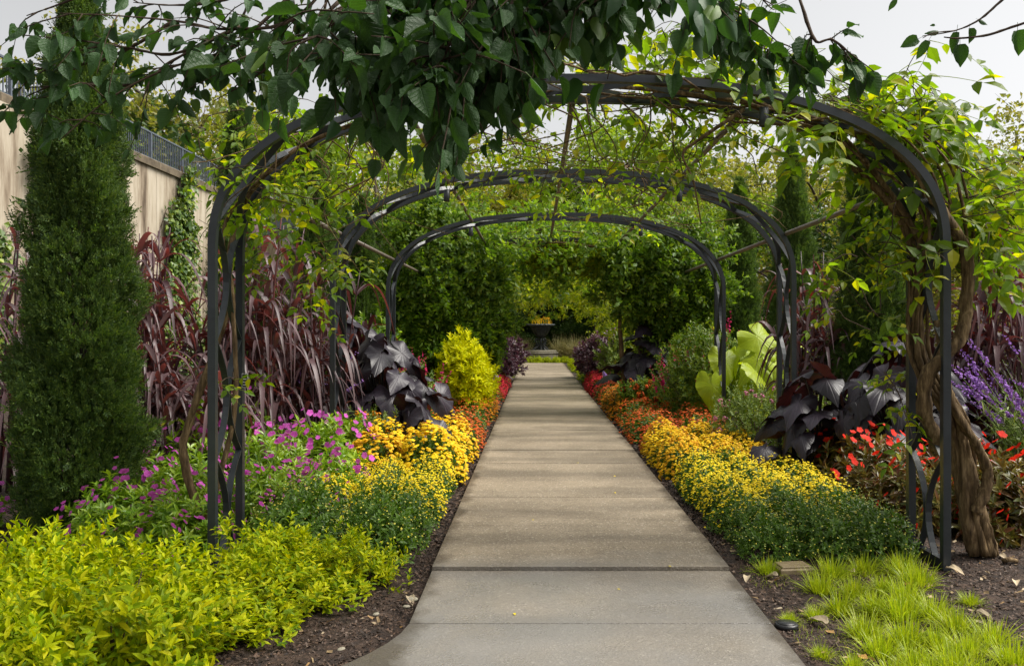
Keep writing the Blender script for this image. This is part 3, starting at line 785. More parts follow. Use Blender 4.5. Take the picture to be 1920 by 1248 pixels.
# ================================================================== VINE TUNNEL
def tunnel_mesh(seed, n, rad, mats, hang=0.0):
    global rng
    old = rng; rng = np.random.default_rng(seed)
    nc = n // 26
    u = rng.uniform(.03, .97, nc)
    p = arch_pt(u)
    th = rng.uniform(0, 6.283, nc); r = rad * np.sqrt(rng.uniform(.05, 1, nc)) * (1 + .45 * np.sin(u * 31 + seed) * np.sin(u * 17))
    rx = nrm(np.stack([p[:, 0] - CX, p[:, 1] - 1.7], 1))
    c = np.stack([p[:, 0] + rx[:, 0] * r * np.cos(th), DEPTH / 2 + 1.7 * r * np.sin(th), p[:, 1] + rx[:, 1] * r * np.cos(th)], 1)
    if hang:
        k = rng.random(nc) < hang; c[k, 2] -= rng.uniform(.1, .75, k.sum()); c[k, 0] += (CX - c[k, 0]) * rng.uniform(0, .25, k.sum())
    c[:, 2] = np.maximum(c[:, 2], .1)
    P = np.repeat(c, 6, 0) + rng.normal(0, .10, (nc * 6, 3))
    D = rnd_unit(len(P)) * .8 + np.array((0, -.2, -.35))
    mb = MB(); shoots(mb, T6, P, D, .15, 5, .125, .55, 1.15)
    rng = old
    return mb.mesh('foliage', mats)
def tunnel_stems(seed):
    q = np.random.default_rng(seed); mb = MB()
    for k in range(16):
        u0 = q.choice([.02, .98]); u1 = q.uniform(.3, .7); us = np.linspace(u0, u1, 22); p = arch_pt(us)
        y = q.uniform(0, DEPTH) + .15 * np.sin(us * 40 + q.uniform(0, 6)); j = np.cumsum(q.normal(0, .02, (22, 2)), 0)
        tube(mb, np.stack([p[:, 0] + j[:, 0] - .05, y, p[:, 1] + j[:, 1] - .05], 1), np.linspace(q.uniform(.02, .06), .01, 22), 5, lump=.08)
    return mb.mesh('stem', M['wood'])
TS = tunnel_stems(3)
TM = [tunnel_mesh(31, 18000, .62, M['vine_dark'], .28), tunnel_mesh(32, 8000, .5, M['vine_gold'], .3), tunnel_mesh(33, 14000, .6, M['vine_gold'], .5)]
for k, (mi, lab) in enumerate([(0, 'dense dark green vine smothering the fourth arch, front of the tunnel'), (1, 'dense vine over the fifth arch inside the tunnel'),
                               (2, 'yellow-green vine hanging from the sixth arch inside the tunnel'), (2, 'yellow-green vine hanging at the far mouth of the tunnel')]):
    v = thing('tunnel_vine', lab, 'climbing vine', (0, ARCH_Y[3 + k], 0), 0, 'vines over the tunnel arches')
    if k in (1, 3): v.rotation_euler = (0, 0, math.pi); v.location = (2 * CX, ARCH_Y[3 + k] + DEPTH, 0)
    ob('foliage', TM[mi], v, kind='stuff'); ob('stem', TS, v)
# two bulging vine mounds on the tunnel shoulders
def mound_vine(seed, c, r, n, mat):
    global rng
    old = rng; rng = np.random.default_rng(seed)
    d = rnd_unit(n); d[:, 1] = -np.abs(d[:, 1]) * .9 + .2 * rng.random(n)
    lump = 1 + .16 * np.sin(d[:, 0] * 7 + seed) * np.sin(d[:, 2] * 8) + .12 * np.sin(d[:, 0] * 15 - d[:, 2] * 13 + seed) + .09 * np.sin(d[:, 1] * 21 + d[:, 2] * 24)
    P = np.array(c) + d * np.array(r) * (lump * rng.uniform(.72, 1.05, n))[:, None]
    P = P[P[:, 2] > .15]; d = d[:len(P)]
    D = nrm(P - np.array(c)) * .7 + np.array((0, -.1, -.5)) + rng.normal(0, .35, (len(P), 3))
    mb = MB(); shoots(mb, T6, P, D, .17, 6, .125, .55, 1.1)
    rng = old
    return mb.mesh('foliage', mat)
for seed, c, r, n, mat, lab in [(41, (-1.75, 0, 2.35), (.92, .7, 1.45), 3600, 'vine_dark', 'thick green creeper mound on the wall-side shoulder of the tunnel'),
                                (42, (-1.05, .3, 1.9), (.55, .6, 1.15), 1900, 'vine_dark', 'leafy creeper curtain hanging into the tunnel opening'),
                                (43, (2.35, .2, 2.45), (1.1, .7, .95), 2600, 'vine_dark', 'ferny creeper mound on the slope-side shoulder of the tunnel'),
                                (44, (.9, .6, 2.85), (1.1, .45, .32), 800, 'vine_gold', 'sunlit creeper over the middle of the tunnel roof')]:
    o = thing('creeper_mound', lab, 'climbing vine', (0, 15.1, 0), 0, 'vines over the tunnel arches')
    ob('foliage', mound_vine(seed, c, r, n, M[mat]), o, kind='stuff')
    mb = MB()
    for q in range(5):
        x = c[0] + rng.normal(0, r[0] * .4); tube(mb, spline([(x, c[1] + .1, -.05 if c[0] < -1.5 or c[0] > 2 else c[2] - r[2]), (x + rng.normal(0, .1), c[1], c[2] - .3), (c[0], c[1], c[2] + r[2] * .6)], 10), np.linspace(.05, .012, 10), 5, lump=.1)
    ob('stem', mb.mesh('stem', M['wood']), o)

# ================================================================== URN
ux, uy = .24, 43.0
ped = thing('pedestal', 'round stepped cast-stone base under the black iron urn', 'pedestal', (ux, uy, -.05))
mb = MB(); lathe(mb, [(.86, 0), (.86, .30), (.84, .32)], 40, smooth=False); ob('drum', mb.mesh('drum', M['pedestal']), ped)
mb = MB(); lathe(mb, [(.88, .322), (.90, .36), (.88, .40)], 40, smooth=False); ob('ring', mb.mesh('ring', M['pedestal']), ped)
mb = MB(); lathe(mb, [(.80, .402), (.81, .46), (.78, .50)], 40, smooth=False); ob('cap', mb.mesh('cap', M['pedestal']), ped)
urn = thing('urn', 'black iron urn with scalloped rim on scrolled legs, at the end of the path', 'garden urn', (ux, uy, .452))
mb = MB(); lathe(mb, [(.10, .62), (.16, .66), (.30, .78), (.42, .98), (.47, 1.12), (.50, 1.20)], 48, flute=12, depth=.05); ob('bowl', mb.mesh('bowl', M['iron']), urn)
mb = MB(); lathe(mb, [(.52, 1.203), (.66, 1.23), (.70, 1.27), (.68, 1.31), (.56, 1.30)], 64, flute=16, depth=.05); ob('rim', mb.mesh('rim', M['verdigris']), urn)
mb = MB(); lathe(mb, [(.12, 0), (.10, .05), (.06, .12), (.05, .35), (.08, .40), (.05, .46), (.10, .60)], 16); ob('stem', mb.mesh('stem', M['iron']), urn)
mb = MB()
cur = spline([(.42, 0), (.34, .08), (.20, .12), (.16, .24), (.24, .34), (.30, .46), (.24, .56), (.16, .52), (.19, .45)], 26)
tube(mb, np.stack([cur[:, 0], 0 * cur[:, 0], cur[:, 1] + .02], 1), np.linspace(.055, .022, 26), 7)
cur2 = spline([(.19, .2), (.27, .2), (.29, .27), (.22, .29)], 12); tube(mb, np.stack([cur2[:, 0], 0 * cur2[:, 0], cur2[:, 1]], 1), .02, 6)
box(mb, .30, .50, -.07, .07, 0, .05, 0, .015)
LEGM = mb.mesh('scroll_leg', M['iron'])
for k in range(4): ob('scroll_leg', LEGM, urn, rot=k * math.pi / 2 + .5)

# ================================================================== MOUND PLANTS
def dome(n, r, h, zmin=.02, inner=.8, lump=.12, seed=0):
    u = rnd_unit(n * 2); u = u[u[:, 2] > zmin][:n]
    k = 1 + lump * np.sin(u[:, 0] * 6 + seed) * np.sin(u[:, 1] * 6.5 + 2 * seed) + lump * .7 * np.sin(u[:, 0] * 11 - u[:, 1] * 9 + seed)
    return u * np.array((r, r, h)) * (k * rng.uniform(inner, 1.02, len(u)))[:, None], u

def mum_parts(kind, seed):
    r, h = .235, .36
    P, u = dome(230, r * .84, h * .84, -.1, .62, .08, seed)
    P[:, 2] = np.maximum(P[:, 2], .01)
    mb = MB(); shoots(mb, T6, P, u * .8 + np.array((0, 0, .5)) + rng.normal(0, .2, u.shape), .065, 7, .042, .5, 1.0)
    fol = mb.mesh('foliage', M['mum_leaf'])
    nf, sz, mat = {'bud': (190, .010, 'bud'), 'half': (330, .017, 'yellow'), 'yellow': (620, .021, 'yellow'), 'amber': (520, .036, 'amber'),
                   'golden': (560, .035, 'golden'), 'orange': (620, .028, 'orange'), 'rust': (420, .025, 'rust'), 'crimson': (760, .034, 'crimson')}[kind]
    P, u = dome(nf, r * 1.02, h * 1.05, .12 if kind in ('bud', 'half', 'yellow') else -.05, .93, .09, seed)
    if kind in ('half', 'yellow'):
        keep = rng.random(len(P)) < np.clip(.25 + u[:, 2] * 1.1, 0, 1); P, u = P[keep], u[keep]
    N = u * .5 + np.array((0, 0, .75)) + rng.normal(0, .25, u.shape)
    T_ = np.cross(N, rnd_unit(len(N)))
    mb = MB(); scatter(mb, DAISY, P + u * .012, T_, N, sz * rng.uniform(.7, 1.25, len(P)), 1.0)
    return fol, mb.mesh('flowers', M[mat])
MUM = {}
CATN = {'bud': 'green budding', 'half': 'half-open yellow', 'yellow': 'bright yellow', 'amber': 'amber', 'golden': 'golden', 'orange': 'orange', 'rust': 'rust red', 'crimson': 'crimson'}
for k in CATN:
    MUM[k] = []
    for v in range(2):
        f, b = mum_parts(k, v * 3 + len(MUM))
        t = thing('chrysanthemum', '', 'flowering plant'); ob('foliage', f, t, kind='stuff'); ob('flowers', b, t, kind='stuff'); MUM[k].append(Proto(t))
def mum_bed(x0, x1, rows, side):
    """rows: list of (kind, y, columns)"""
    sname = 'wall side' if side < 0 else 'slope side'
    for ri, (kind, y, nc) in enumerate(rows):
        for c in range(nc):
            u = (c + .5) / nc
            x = x0 + (x1 - x0) * u + rng.normal(0, .02)
            col = (['edging the path', 'one in from the path', 'two in from the path', 'three in from the path'][c])
            s = rng.uniform(.92, 1.12) * (abs(x1 - x0) / nc / .40)
            kk = kind if isinstance(kind, str) else kind[rng.integers(len(kind))]
            MUM[kk][rng.integers(2)].put((x, y + rng.normal(0, .03), -.04), rng.uniform(0, 6), f'{CATN[kk]} chrysanthemum {col}, {ORD[ri]} row back, {sname}',
                                         f'chrysanthemums on the {sname} of the path', (s, s, s * rng.uniform(.9, 1.1)))
rowsR = [('bud', 5.72, 3), ('bud', 6.10, 3), (('half', 'bud', 'half'), 6.48, 3), ('yellow', 6.85, 3), ('yellow', 7.22, 3), ('yellow', 7.60, 3), ('yellow', 7.97, 3), ('half', 8.30, 3),
         (('amber', 'golden'), 8.75, 3), (('amber', 'golden'), 9.2, 3), ('golden', 9.65, 3), ('golden', 10.1, 3), ('amber', 10.55, 3)]
mum_bed(1.36, 2.52, rowsR, 1)
rowsL = [('bud', 5.75, 2), ('bud', 6.12, 2), ('half', 6.5, 3), ('yellow', 6.88, 3), ('yellow', 7.25, 3), ('half', 7.62, 3), ('yellow', 7.98, 3),
         (('golden', 'amber'), 8.45, 2), ('golden', 8.9, 2), ('golden', 9.35, 2), ('golden', 9.8, 2), ('amber', 10.25, 2)]
mum_bed(-.80, -1.85, rowsL, -1)
def far_bed(x0, x1, side):
    rows = [('rust', 11.0), ('rust', 11.7), ('rust', 12.4), ('bud', 13.1), ('rust', 13.8), ('orange', 14.5), ('orange', 15.2), ('orange', 15.9), ('orange', 16.6),
            ('rust', 17.5), ('rust', 18.4), ('crimson', 19.3), ('crimson', 20.2), ('crimson', 21.1), ('crimson', 22.0), ('crimson', 23.0), ('bud', 24.2)]
    mum_bed(x0, x1, [(k, y, 2) for k, y in rows], side)
rng2 = rng
_mb = mum_bed
def mum_bed(x0, x1, rows, side):
    sname = 'wall side' if side < 0 else 'slope side'
    for ri, (kind, y, nc) in enumerate(rows):
        for c in range(nc):
            x = x0 + (x1 - x0) * (c + .5) / nc + rng.normal(0, .03)
            s = abs(x1 - x0) / nc / .40 * rng.uniform(.9, 1.08)
            col = ['edging the path', 'off the path'][c]
            MUM[kind][rng.integers(2)].put((x, y + rng.normal(0, .05), -.04), rng.uniform(0, 6), f'{CATN[kind]} bedding mound {col}, {ORD[ri]} row beyond the golden, {sname}',
                                           f'bedding mounds on the {sname} beyond the golden chrysanthemums', (s, s, s * .72))
far_bed(1.34, 2.55, 1)
far_bed(-.78, -1.9, -1)

# ---- golden foreground shrubs
def gold_parts(seed, n=430, r=.42, h=.40):
    P, u = dome(n, r, h * .8, -.15, .5, .26, seed)
    P[:, 2] = np.maximum(P[:, 2], .02)
    D = u * .6 + np.array((0, 0, .7)) + rng.normal(0, .38, u.shape)
    mb = MB(); shoots(mb, T6, P, D, rng.uniform(.08, .15, len(P)), 9, .062, .46, 1.12, taper=.35)
    st = MB()
    for k in range(40):
        e = P[k]; tube(st, [(e[0] * .1, e[1] * .1, -.02), (e[0] * .55, e[1] * .55, e[2] * .55), e], [.006, .004, .002], 4)
    return mb.mesh('foliage', M['gold']), st.mesh('stems', M['twig'])
GOLD = []
for v in range(4):
    f, s_ = gold_parts(v * 1.7 + .4)
    t = thing('golden_shrub', '', 'shrub'); ob('foliage', f, t, kind='stuff'); ob('stems', s_, t, kind='stuff'); GOLD.append(Proto(t))
def edge_gold(y): return -1.02 - max(0, 5.3 - y) * .16 - max(0, 4.3 - y) ** 1.5 * .35
gi = 0
for ri, y in enumerate([2.15, 2.68, 3.2, 3.72, 4.22, 4.72]):
    x = edge_gold(y) - .42; c = 0
    while x > -(y + .5) * .66 - .35:
        lab = f'golden-leaved shrub, {ORD[c]} from the path in the {["nearest", "second", "third", "fourth", "fifth", "rear"][ri]} row before the near arch'
        sc = rng.uniform(.9, 1.12)
        GOLD[gi % 4].put((x + rng.normal(0, .05), y + rng.normal(0, .06), -.05), rng.uniform(0, 6), lab, 'golden shrubs in the front bed', (sc, sc, sc * rng.uniform(.74, 1.22)))
        x -= .56; c += 1; gi += 1
GOLD[1].put((-1.22, 5.15, -.05), 1.0, 'small golden-leaved shrub at the path end of the front bed', 'golden shrubs in the front bed', .82)
GOLD[2].put((-1.65, 5.2, -.05), 2.0, 'golden-leaved shrub touching the budding chrysanthemums at the near arch', 'golden shrubs in the front bed', .85)
for i, x in enumerate(np.linspace(-.75, 1.35, 6)):
    GOLD[i % 4].put((x, 39.0 + .1 * (i % 2), -.05), i * 1.1, f'low lime edging shrub across the path end, {ORD[i]} from the wall side', 'lime edging before the urn', (.62, .62, .75))
for side in (-1, 1):
    for i, y in enumerate([25.5, 27.2, 28.9, 30.6, 32.5, 34.5, 36.5]):
        GOLD[i % 4].put((CX + side * 1.45, y, -.05), i * 1.7, f'{ORD[i]} low lime edging shrub past the crimson flowers, {"wall" if side < 0 else "slope"} side', 'lime edging along the far path', (.85, .95, .8))

# ---- balsams with single blooms as parts
def bloom_mesh(name, mat, notch=.12):
    mb = MB()
    for k in range(5):
        a = k * 2 * math.pi / 5; c, s_ = math.cos(a), math.sin(a)
        pts = [(0, 0, 0), (-.30, .28, .07), (-.34, .62, .10), (0, .66 - notch, .06), (.34, .62, .10), (.30, .28, .07)]
        mb.add([(x * c - y * s_, x * s_ + y * c, z + .02 * (k % 2)) for x, y, z in pts], np.array([(0, 5, 3), (0, 3, 1), (5, 4, 3), (1, 3, 2)]))
    mb.add([(.06 * math.cos(a), .06 * math.sin(a), .07) for a in np.arange(5) * 1.2566], np.array([(0, 1, 2), (0, 2, 3), (0, 3, 4)]))
    return mb.mesh(name, mat)
PINKB, REDB = bloom_mesh('bloom', M['pink']), bloom_mesh('bloom', M['scarlet'])
def balsam(name, mat, bloom, seed, nfl, r=.44, h=.62, leaf=.10, lw=.36, fs=.045):
    t = thing(name, '', 'flowering plant')
    P, u = dome(260, r * .92, h * .88, -.2, .62, .12, seed); P[:, 2] = np.maximum(P[:, 2], .03)
    mb = MB(); shoots(mb, T6, P, u * .7 + np.array((0, 0, .6)) + rng.normal(0, .25, u.shape), .07, 8, leaf, lw, 1.15, taper=.25)
    ob('foliage', mb.mesh('foliage', M[mat]), t, kind='stuff')
    P, u = dome(nfl, r * 1.10, h * 1.10, .02, .97, .12, seed)
    for p, n_ in zip(P, u):
        d = Vector(n_ * .5 + np.array((0, -.95, .5)) + rng.normal(0, .3, 3)).normalized()
        q = d.to_track_quat('Z', 'Y').to_euler()
        s_ = fs * rng.uniform(.75, 1.2)
        ob('bloom', bloom, t, p, (q[0], q[1], q[2]), s_)
    return Proto(t)
PB_ = [balsam('pink_balsam', 'imp_leaf', PINKB, v, 90) for v in (1, 2)]
for i, (x, y, s, lab) in enumerate([(-2.95, 6.0, .75, 'beneath the big cypress'), (-2.45, 5.95, .72, 'by the near arch foot'), (-2.75, 6.7, .85, 'behind the near arch foot'), (-2.1, 6.6, .75, 'next to the budding chrysanthemums'),
                                    (-3.0, 7.4, .95, 'in front of the purple grass'), (-2.3, 7.35, .92, 'in the middle of the patch'), (-3.6, 7.0, .8, 'behind the big cypress'), (-2.05, 8.05, .95, 'beside the yellow chrysanthemums'), (-2.75, 8.2, 1.0, 'under the purple grass blades'),
                                    (-1.95, 8.7, .85, 'before the black elephant ears'), (-1.75, 7.3, .68, 'edging the half-open chrysanthemums'), (-1.8, 6.6, .6, 'wedged behind the budding chrysanthemums'), (-2.65, 7.55, .9, 'filling the centre of the patch'), (-4.4, 6.5, .7, 'at the picture edge past the big cypress'), (-4.7, 6.2, .6, 'outermost, half hidden by golden shrubs')]):
    PB_[i % 2].put((x, y, -.05), rng.uniform(0, 6), f'magenta-flowered balsam with bright leaves, {lab}', 'magenta balsams on the wall side', (s * 1.05, s * 1.05, s * (1.08 + .09 * max(0, y - 6.5))))
RB_ = [balsam('red_balsam', 'bronze', REDB, v + 5, 52, leaf=.115, lw=.34, fs=.052) for v in (1, 2)]
for i, (x, y, s, lab) in enumerate([(2.95, 6.75, .8, 'beside the budding chrysanthemums'), (3.55, 6.45, .85, 'behind the gnarled vine base'), (4.2, 6.3, .8, 'in front of the violet salvia'), (2.95, 7.4, .9, 'next to the yellow chrysanthemums'), (3.6, 7.2, .95, 'behind the near arch leg'),
                                    (4.35, 7.1, .9, 'under the violet salvia'), (3.0, 8.05, .85, 'before the black elephant ears'), (3.85, 7.8, .8, 'deep behind the vine trunk'), (4.9, 6.6, .85, 'at the outer edge of the bed')]):
    RB_[i % 2].put((x, y, -.05), rng.uniform(0, 6), f'bronze-leaved balsam with scarlet blooms, {lab}', 'scarlet balsams on the slope side', (s * 1.05, s * 1.05, s * 1.15))

# ---- generic bushes
def bush(name, cat, label, loc, r, h, mat, n=260, leaf=.05, lw=.42, m=7, spikes=None, heads=None, seed=0, zmin=-.3):
    t = thing(name, label, cat, loc)
    P, u = dome(n, r, h * .5, zmin - .6, .5, .14, seed); P[:, 2] = np.maximum(P[:, 2] + h * .5, .03)
    mb = MB(); shoots(mb, T6, P, u * .6 + np.array((0, 0, .6)) + rng.normal(0, .3, u.shape), .12, m, leaf * 1.3, lw * 1.1, 1.0)
    ob('foliage', mb.mesh('foliage', M[mat]), t, kind='stuff')
    st = MB()
    for k in range(14): tube(st, [(0, 0, -.02), P[k] * np.array((.5, .5, .5)), P[k]], [.012, .008, .003], 4)
    ob('stems', st.mesh('stems', M['twig']), t, kind='stuff')
    if spikes:
        ns, sl, sm = spikes; mb = MB()
        P, u = dome(ns, r * 1.0, h * .55, .0, .9, .1, seed); P[:, 2] += h * .45
        for p, d in zip(P, u):
            dd = nrm(d * .5 + np.array((0, 0, 1.0)) + rng.normal(0, .2, 3)); k = 16
            q = p + np.outer(np.linspace(0, 1, k), dd * sl * rng.uniform(.7, 1.2))
            scatter(mb, DAISY, q + rng.normal(0, .012, (k, 3)), rnd_unit(k), rnd_unit(k) + dd * .5, np.linspace(.05, .02, k) * (sl / .35) ** .5, 1.0)
        ob('flowers', mb.mesh('flowers', M[sm]), t, kind='stuff')
    if heads:
        nh, hsz, hm = heads; mb = MB()
        P, u = dome(nh, r * 1.04, h * .56, -.2, .95, .1, seed); P[:, 2] += h * .46
        for p, d in zip(P, u):
            k = 9; q = p + rng.normal(0, hsz * .35, (k, 3)); N = nrm(q - p) + np.array((0, 0, .5))
            scatter(mb, DAISY, q, np.cross(N, rnd_unit(k)), N, hsz * .8, 1.0)
        ob('flowers', mb.mesh('flowers', M[hm]), t, kind='stuff')
    return t
bush('lime_bush', 'shrub', 'brilliant yellow-lime bush at the foot of the tunnel vine, wall side', (-1.2, 14.1, 0), .38, 1.38, 'lime', 620, .085, .40, 9, seed=1)
bush('lime_bush', 'shrub', 'smaller lime bush tucked behind the brilliant yellow-lime one', (-1.05, 14.9, 0), .32, 1.15, 'lime', 420, .085, .40, 9, seed=2)
bush('purple_bush', 'shrub', 'purple-leaved shrub edging the path beyond the lime bush', (-1.25, 23.0, 0), .72, 1.5, 'purple_leaf', 560, .11, .45, 8, seed=3)
bush('purple_bush', 'shrub', 'purple-leaved shrub behind its twin near the tan grasses, wall side', (-1.0, 26.0, 0), .7, 1.25, 'purple_leaf', 460, .11, .45, 8, seed=4)
bush('purple_bush', 'shrub', 'purple-leaved shrub before the tan grasses, slope side', (1.95, 23.5, 0), .70, 1.38, 'purple_leaf', 520, .11, .45, 8, seed=5)
bush('purple_bush', 'shrub', 'smaller purple shrub beyond the far black elephant ears', (1.75, 26.5, 0), .55, 1.1, 'purple_leaf', 380, .11, .45, 8, seed=6)
bush('green_bush', 'shrub', 'rounded green bush between the third arch leg and lime elephant ears', (2.62, 13.2, 0), .62, 1.5, 'bush', 760, .065, .42, 9, seed=7)
bush('green_bush', 'shrub', 'green bush crowding behind the rounded one at the third arch leg', (3.2, 14.3, 0), .6, 1.35, 'bush', 560, .065, .42, 9, seed=8)
bush('pink_lantana', 'flowering plant', 'airy pale-leaved plant with small pink heads beside golden chrysanthemums', (2.55, 9.9, 0), .50, .78, 'pale', 520, .045, .42, 9, heads=(34, .035, 'rose'), seed=9)
bush('pink_lantana', 'flowering plant', 'pale-leaved pink-headed plant against the second arch leg', (3.05, 9.2, 0), .45, .85, 'pale', 460, .045, .42, 9, heads=(20, .035, 'rose'), seed=10)
bush('rose_salvia', 'flowering plant', 'rose-red flowered salvia beside the far lime elephant ear', (2.45, 13.9, 0), .50, 1.05, 'pale', 420, .05, .36, 8, spikes=(46, .34, 'pink_spike'), seed=11)
bush('rose_salvia', 'flowering plant', 'rose-red salvia behind the black elephant ears, wall side', (-1.9, 12.6, 0), .55, .95, 'bush', 380, .05, .36, 8, spikes=(40, .30, 'pink_spike'), seed=12)
bush('rose_salvia', 'flowering plant', 'rose-red salvia in front of the brilliant lime bush', (-2.0, 15.3, 0), .6, .9, 'bush', 380, .05, .36, 8, spikes=(40, .30, 'pink_spike'), seed=13)
bush('rose_salvia', 'flowering plant', 'tall rose-red salvia spikes behind the lime elephant ears', (3.5, 15.2, 0), .4, 1.45, 'bush', 300, .05, .36, 8, spikes=(12, .5, 'pink_spike'), seed=14)
bush('orange_begonia', 'flowering plant', 'orange-red flowered plant at the foot of the far black elephant ears', (1.85, 14.6, 0), .42, .62, 'bush', 420, .07, .45, 8, heads=(40, .07, 'rust'), seed=15)
bush('zinnia', 'flowering plant', 'yellow-green plant with loose orange heads beside magenta balsams', (-1.85, 9.2, 0), .42, .58, 'pale', 380, .05, .34, 8, heads=(46, .035, 'orange'), seed=16)
bush('zinnia', 'flowering plant', 'loose orange-headed plant under the black elephant ears', (-2.15, 9.9, 0), .4, .55, 'pale', 320, .05, .34, 8, heads=(40, .035, 'orange'), seed=17)
bush('green_bush', 'shrub', 'green filler bush behind the black elephant ears, wall side', (-2.6, 11.2, 0), .6, 1.2, 'bush', 420, .07, .42, 9, seed=18)
bush('green_bush', 'shrub', 'dark bush at the wall-side foot of the third arch', (-2.9, 13.8, 0), .8, 1.7, 'vine_dark', 560, .09, .5, 8, seed=19)
bush('green_bush', 'shrub', 'bush hiding the tunnel foot beside the brilliant lime bush', (-2.3, 17.2, 0), .8, 1.9, 'vine_dark', 620, .09, .5, 8, seed=20)
bush('green_bush', 'shrub', 'light green bush between the black ears and purple shrub, slope side', (2.3, 21.5, 0), .8, 1.3, 'pale', 420, .09, .5, 8, seed=21)
bush('green_bush', 'shrub', 'yellowish bush at the slope-side tunnel foot', (3.0, 18.6, 0), .8, 2.0, 'vine_gold', 520, .1, .5, 8, seed=22)
bush('green_bush', 'shrub', 'yellowish bush behind the cypresses on the slope side', (3.6, 20.5, 0), .9, 2.1, 'vine_gold', 520, .1, .5, 8, seed=23)
# violet salvia: arching spikes over narrow leaves
def violet_salvia(loc, label, seed, nst=46):
    t = thing('violet_salvia', label, 'flowering plant', loc, 0, 'violet salvias')
    q = np.random.default_rng(seed); fol, fl, st = MB(), MB(), MB()
    for k in range(nst):
        a = q.uniform(0, 6.28); r0 = q.uniform(0, .25); L = q.uniform(.9, 1.45)
        e = np.array((math.cos(a) * (r0 + L * .42), math.sin(a) * (r0 + L * .42), L * q.uniform(.72, .98)))
        p = spline([(math.cos(a) * r0, math.sin(a) * r0, -.02), (math.cos(a) * (r0 + L * .15), math.sin(a) * (r0 + L * .15), L * .5), e], 14)
        tube(st, p, np.linspace(.006, .002, 14), 4)
        tg = nrm(np.gradient(p, axis=0)); n = 26
        i = q.integers(2, 10, n); d = nrm(tg[i] * .6 + q.normal(0, .8, (n, 3)))
        ribbons(fol, p[i], d, q.uniform(.08, .16, n), .35, .016, 3)
        if q.random() < .8:
            s_ = spline([p[-2], p[-1], p[-1] + tg[-1] * .2 + (0, 0, -.05)], 22); m = 22
            scatter(fl, DAISY, s_ + q.normal(0, .008, (m, 3)), rnd_unit(m), rnd_unit(m), np.linspace(.036, .018, m), 1.0)
    ob('foliage', fol.mesh('foliage', M['pale']), t, kind='stuff'); ob('flowers', fl.mesh('flowers', M['salvia_spike']), t, kind='stuff'); ob('stems', st.mesh('stems', M['pale']), t, kind='stuff')
violet_salvia((4.55, 7.6, 0), 'violet salvia spikes arching over the scarlet balsams, nearest the vine leg', 1, 100)
violet_salvia((5.1, 8.4, .15), 'violet salvia standing in front of the outer purple grass', 2, 60)
violet_salvia((5.0, 7.3, 0), 'violet salvia at the outer edge of the scarlet balsams', 3, 50)
violet_salvia((-2.7, 9.6, -.2), 'violet salvia glimpsed between purple grass and black elephant ears', 4, 26)

# ================================================================== PURPLE GRASS
def blade_variants():
    out = []
    for k in range(8):
        mb = MB(); a = .25 + .11 * k
        ribbons(mb, [(0, 0, 0)], [(math.sin(a), 0, math.cos(a))], 1.0,   .45 + .12 * k, .074, 10, 0, .35, 2.2)
        out.append(mb.mesh('blade', M['purple_blade']))
    return out
BLADES = blade_variants()
def purple_grass(label, loc, H, nst, per, rad, parts=True):
    t = thing('purple_grass', label, 'ornamental grass', loc, 0, 'purple fountain grass clumps')
    st = MB(); big = MB()
    for k in range(nst):
        a = rng.uniform(0, 6.28); r0 = rad * math.sqrt(rng.random()) * .55
        h = H * rng.uniform(.45, .92); lean = rng.uniform(.05, .28)
        p = spline([(math.cos(a) * r0, math.sin(a) * r0, -.03), (math.cos(a) * (r0 + lean * .3), math.sin(a) * (r0 + lean * .3), h * .55), (math.cos(a) * (r0 + lean), math.sin(a) * (r0 + lean), h)], 8)
        tube(st, p, np.linspace(.014, .006, 8), 5)
        for j in range(per):
            u = rng.uniform(.25, 1.0); b = p[min(7, int(u * 7))]; az = rng.uniform(0, 6.28)
            L = rng.uniform(.55, .95) * (1 if u < .93 else .7); kk = rng.integers(0, 4) if u > .93 else rng.integers(2, 8)
            if parts and k * per + j < 300: ob('blade', BLADES[kk], t, b, (0, 0, az), (L, L * rng.uniform(.6, 1.1), L))
            else:
                el = .25 + .11 * kk
                ribbons(big, [b], [(math.sin(el) * math.cos(az), math.sin(el) * math.sin(az), math.cos(el))], L, .45 + .12 * kk, .07, 6, 0, .35, 2.2)
    ob('stems', st.mesh('stems', M['purple_blade']), t, kind='stuff')
    if big.v: ob('blades', big.mesh('blades', M['purple_blade']), t, kind='stuff')
    return t
purple_grass('purple grass clump directly behind the big cypress, wall side', (-3.5, 8.1, 0), 2.95, 22, 15, .6)
purple_grass('purple grass clump behind the near arch leg', (-2.9, 8.55, 0), 2.95, 22, 15, .6)
purple_grass('purple grass clump leaning towards the second arch leg', (-2.4, 9.2, 0), 2.6, 24, 15, .55)
purple_grass('low purple grass filling in between the cypress and near arch leg', (-3.15, 7.75, 0), 1.6, 14, 13, .55)
purple_grass('purple grass clump at the picture edge beyond the big cypress', (-5.1, 8.0, 0), 2.9, 18, 12, .6)
purple_grass('purple grass clump behind the one at the picture edge', (-4.4, 9.2, 0), 2.9, 16, 12, .6, False)
purple_grass('purple grass fountain between the two slope-side cypresses', (3.5, 10.7, 0), 2.75, 28, 15, .65)
purple_grass('tall purple grass above the violet salvia', (4.75, 8.9, 0), 3.0, 26, 15, .6)
purple_grass('purple grass beyond the violet salvia, outermost', (5.6, 9.4, 0), 3.0, 18, 12, .6)
purple_grass('purple grass behind the second arch leg, wall side', (-2.75, 12.3, 0), 1.95, 18, 10, .5, False)
purple_grass('purple grass seen between the far slope-side cypresses', (4.3, 15.2, 0), 2.2, 14, 10, .5, False)
purple_grass('purple grass behind the third arch leg, slope side', (3.5, 18.0, 0), 1.9, 14, 10, .5, False)

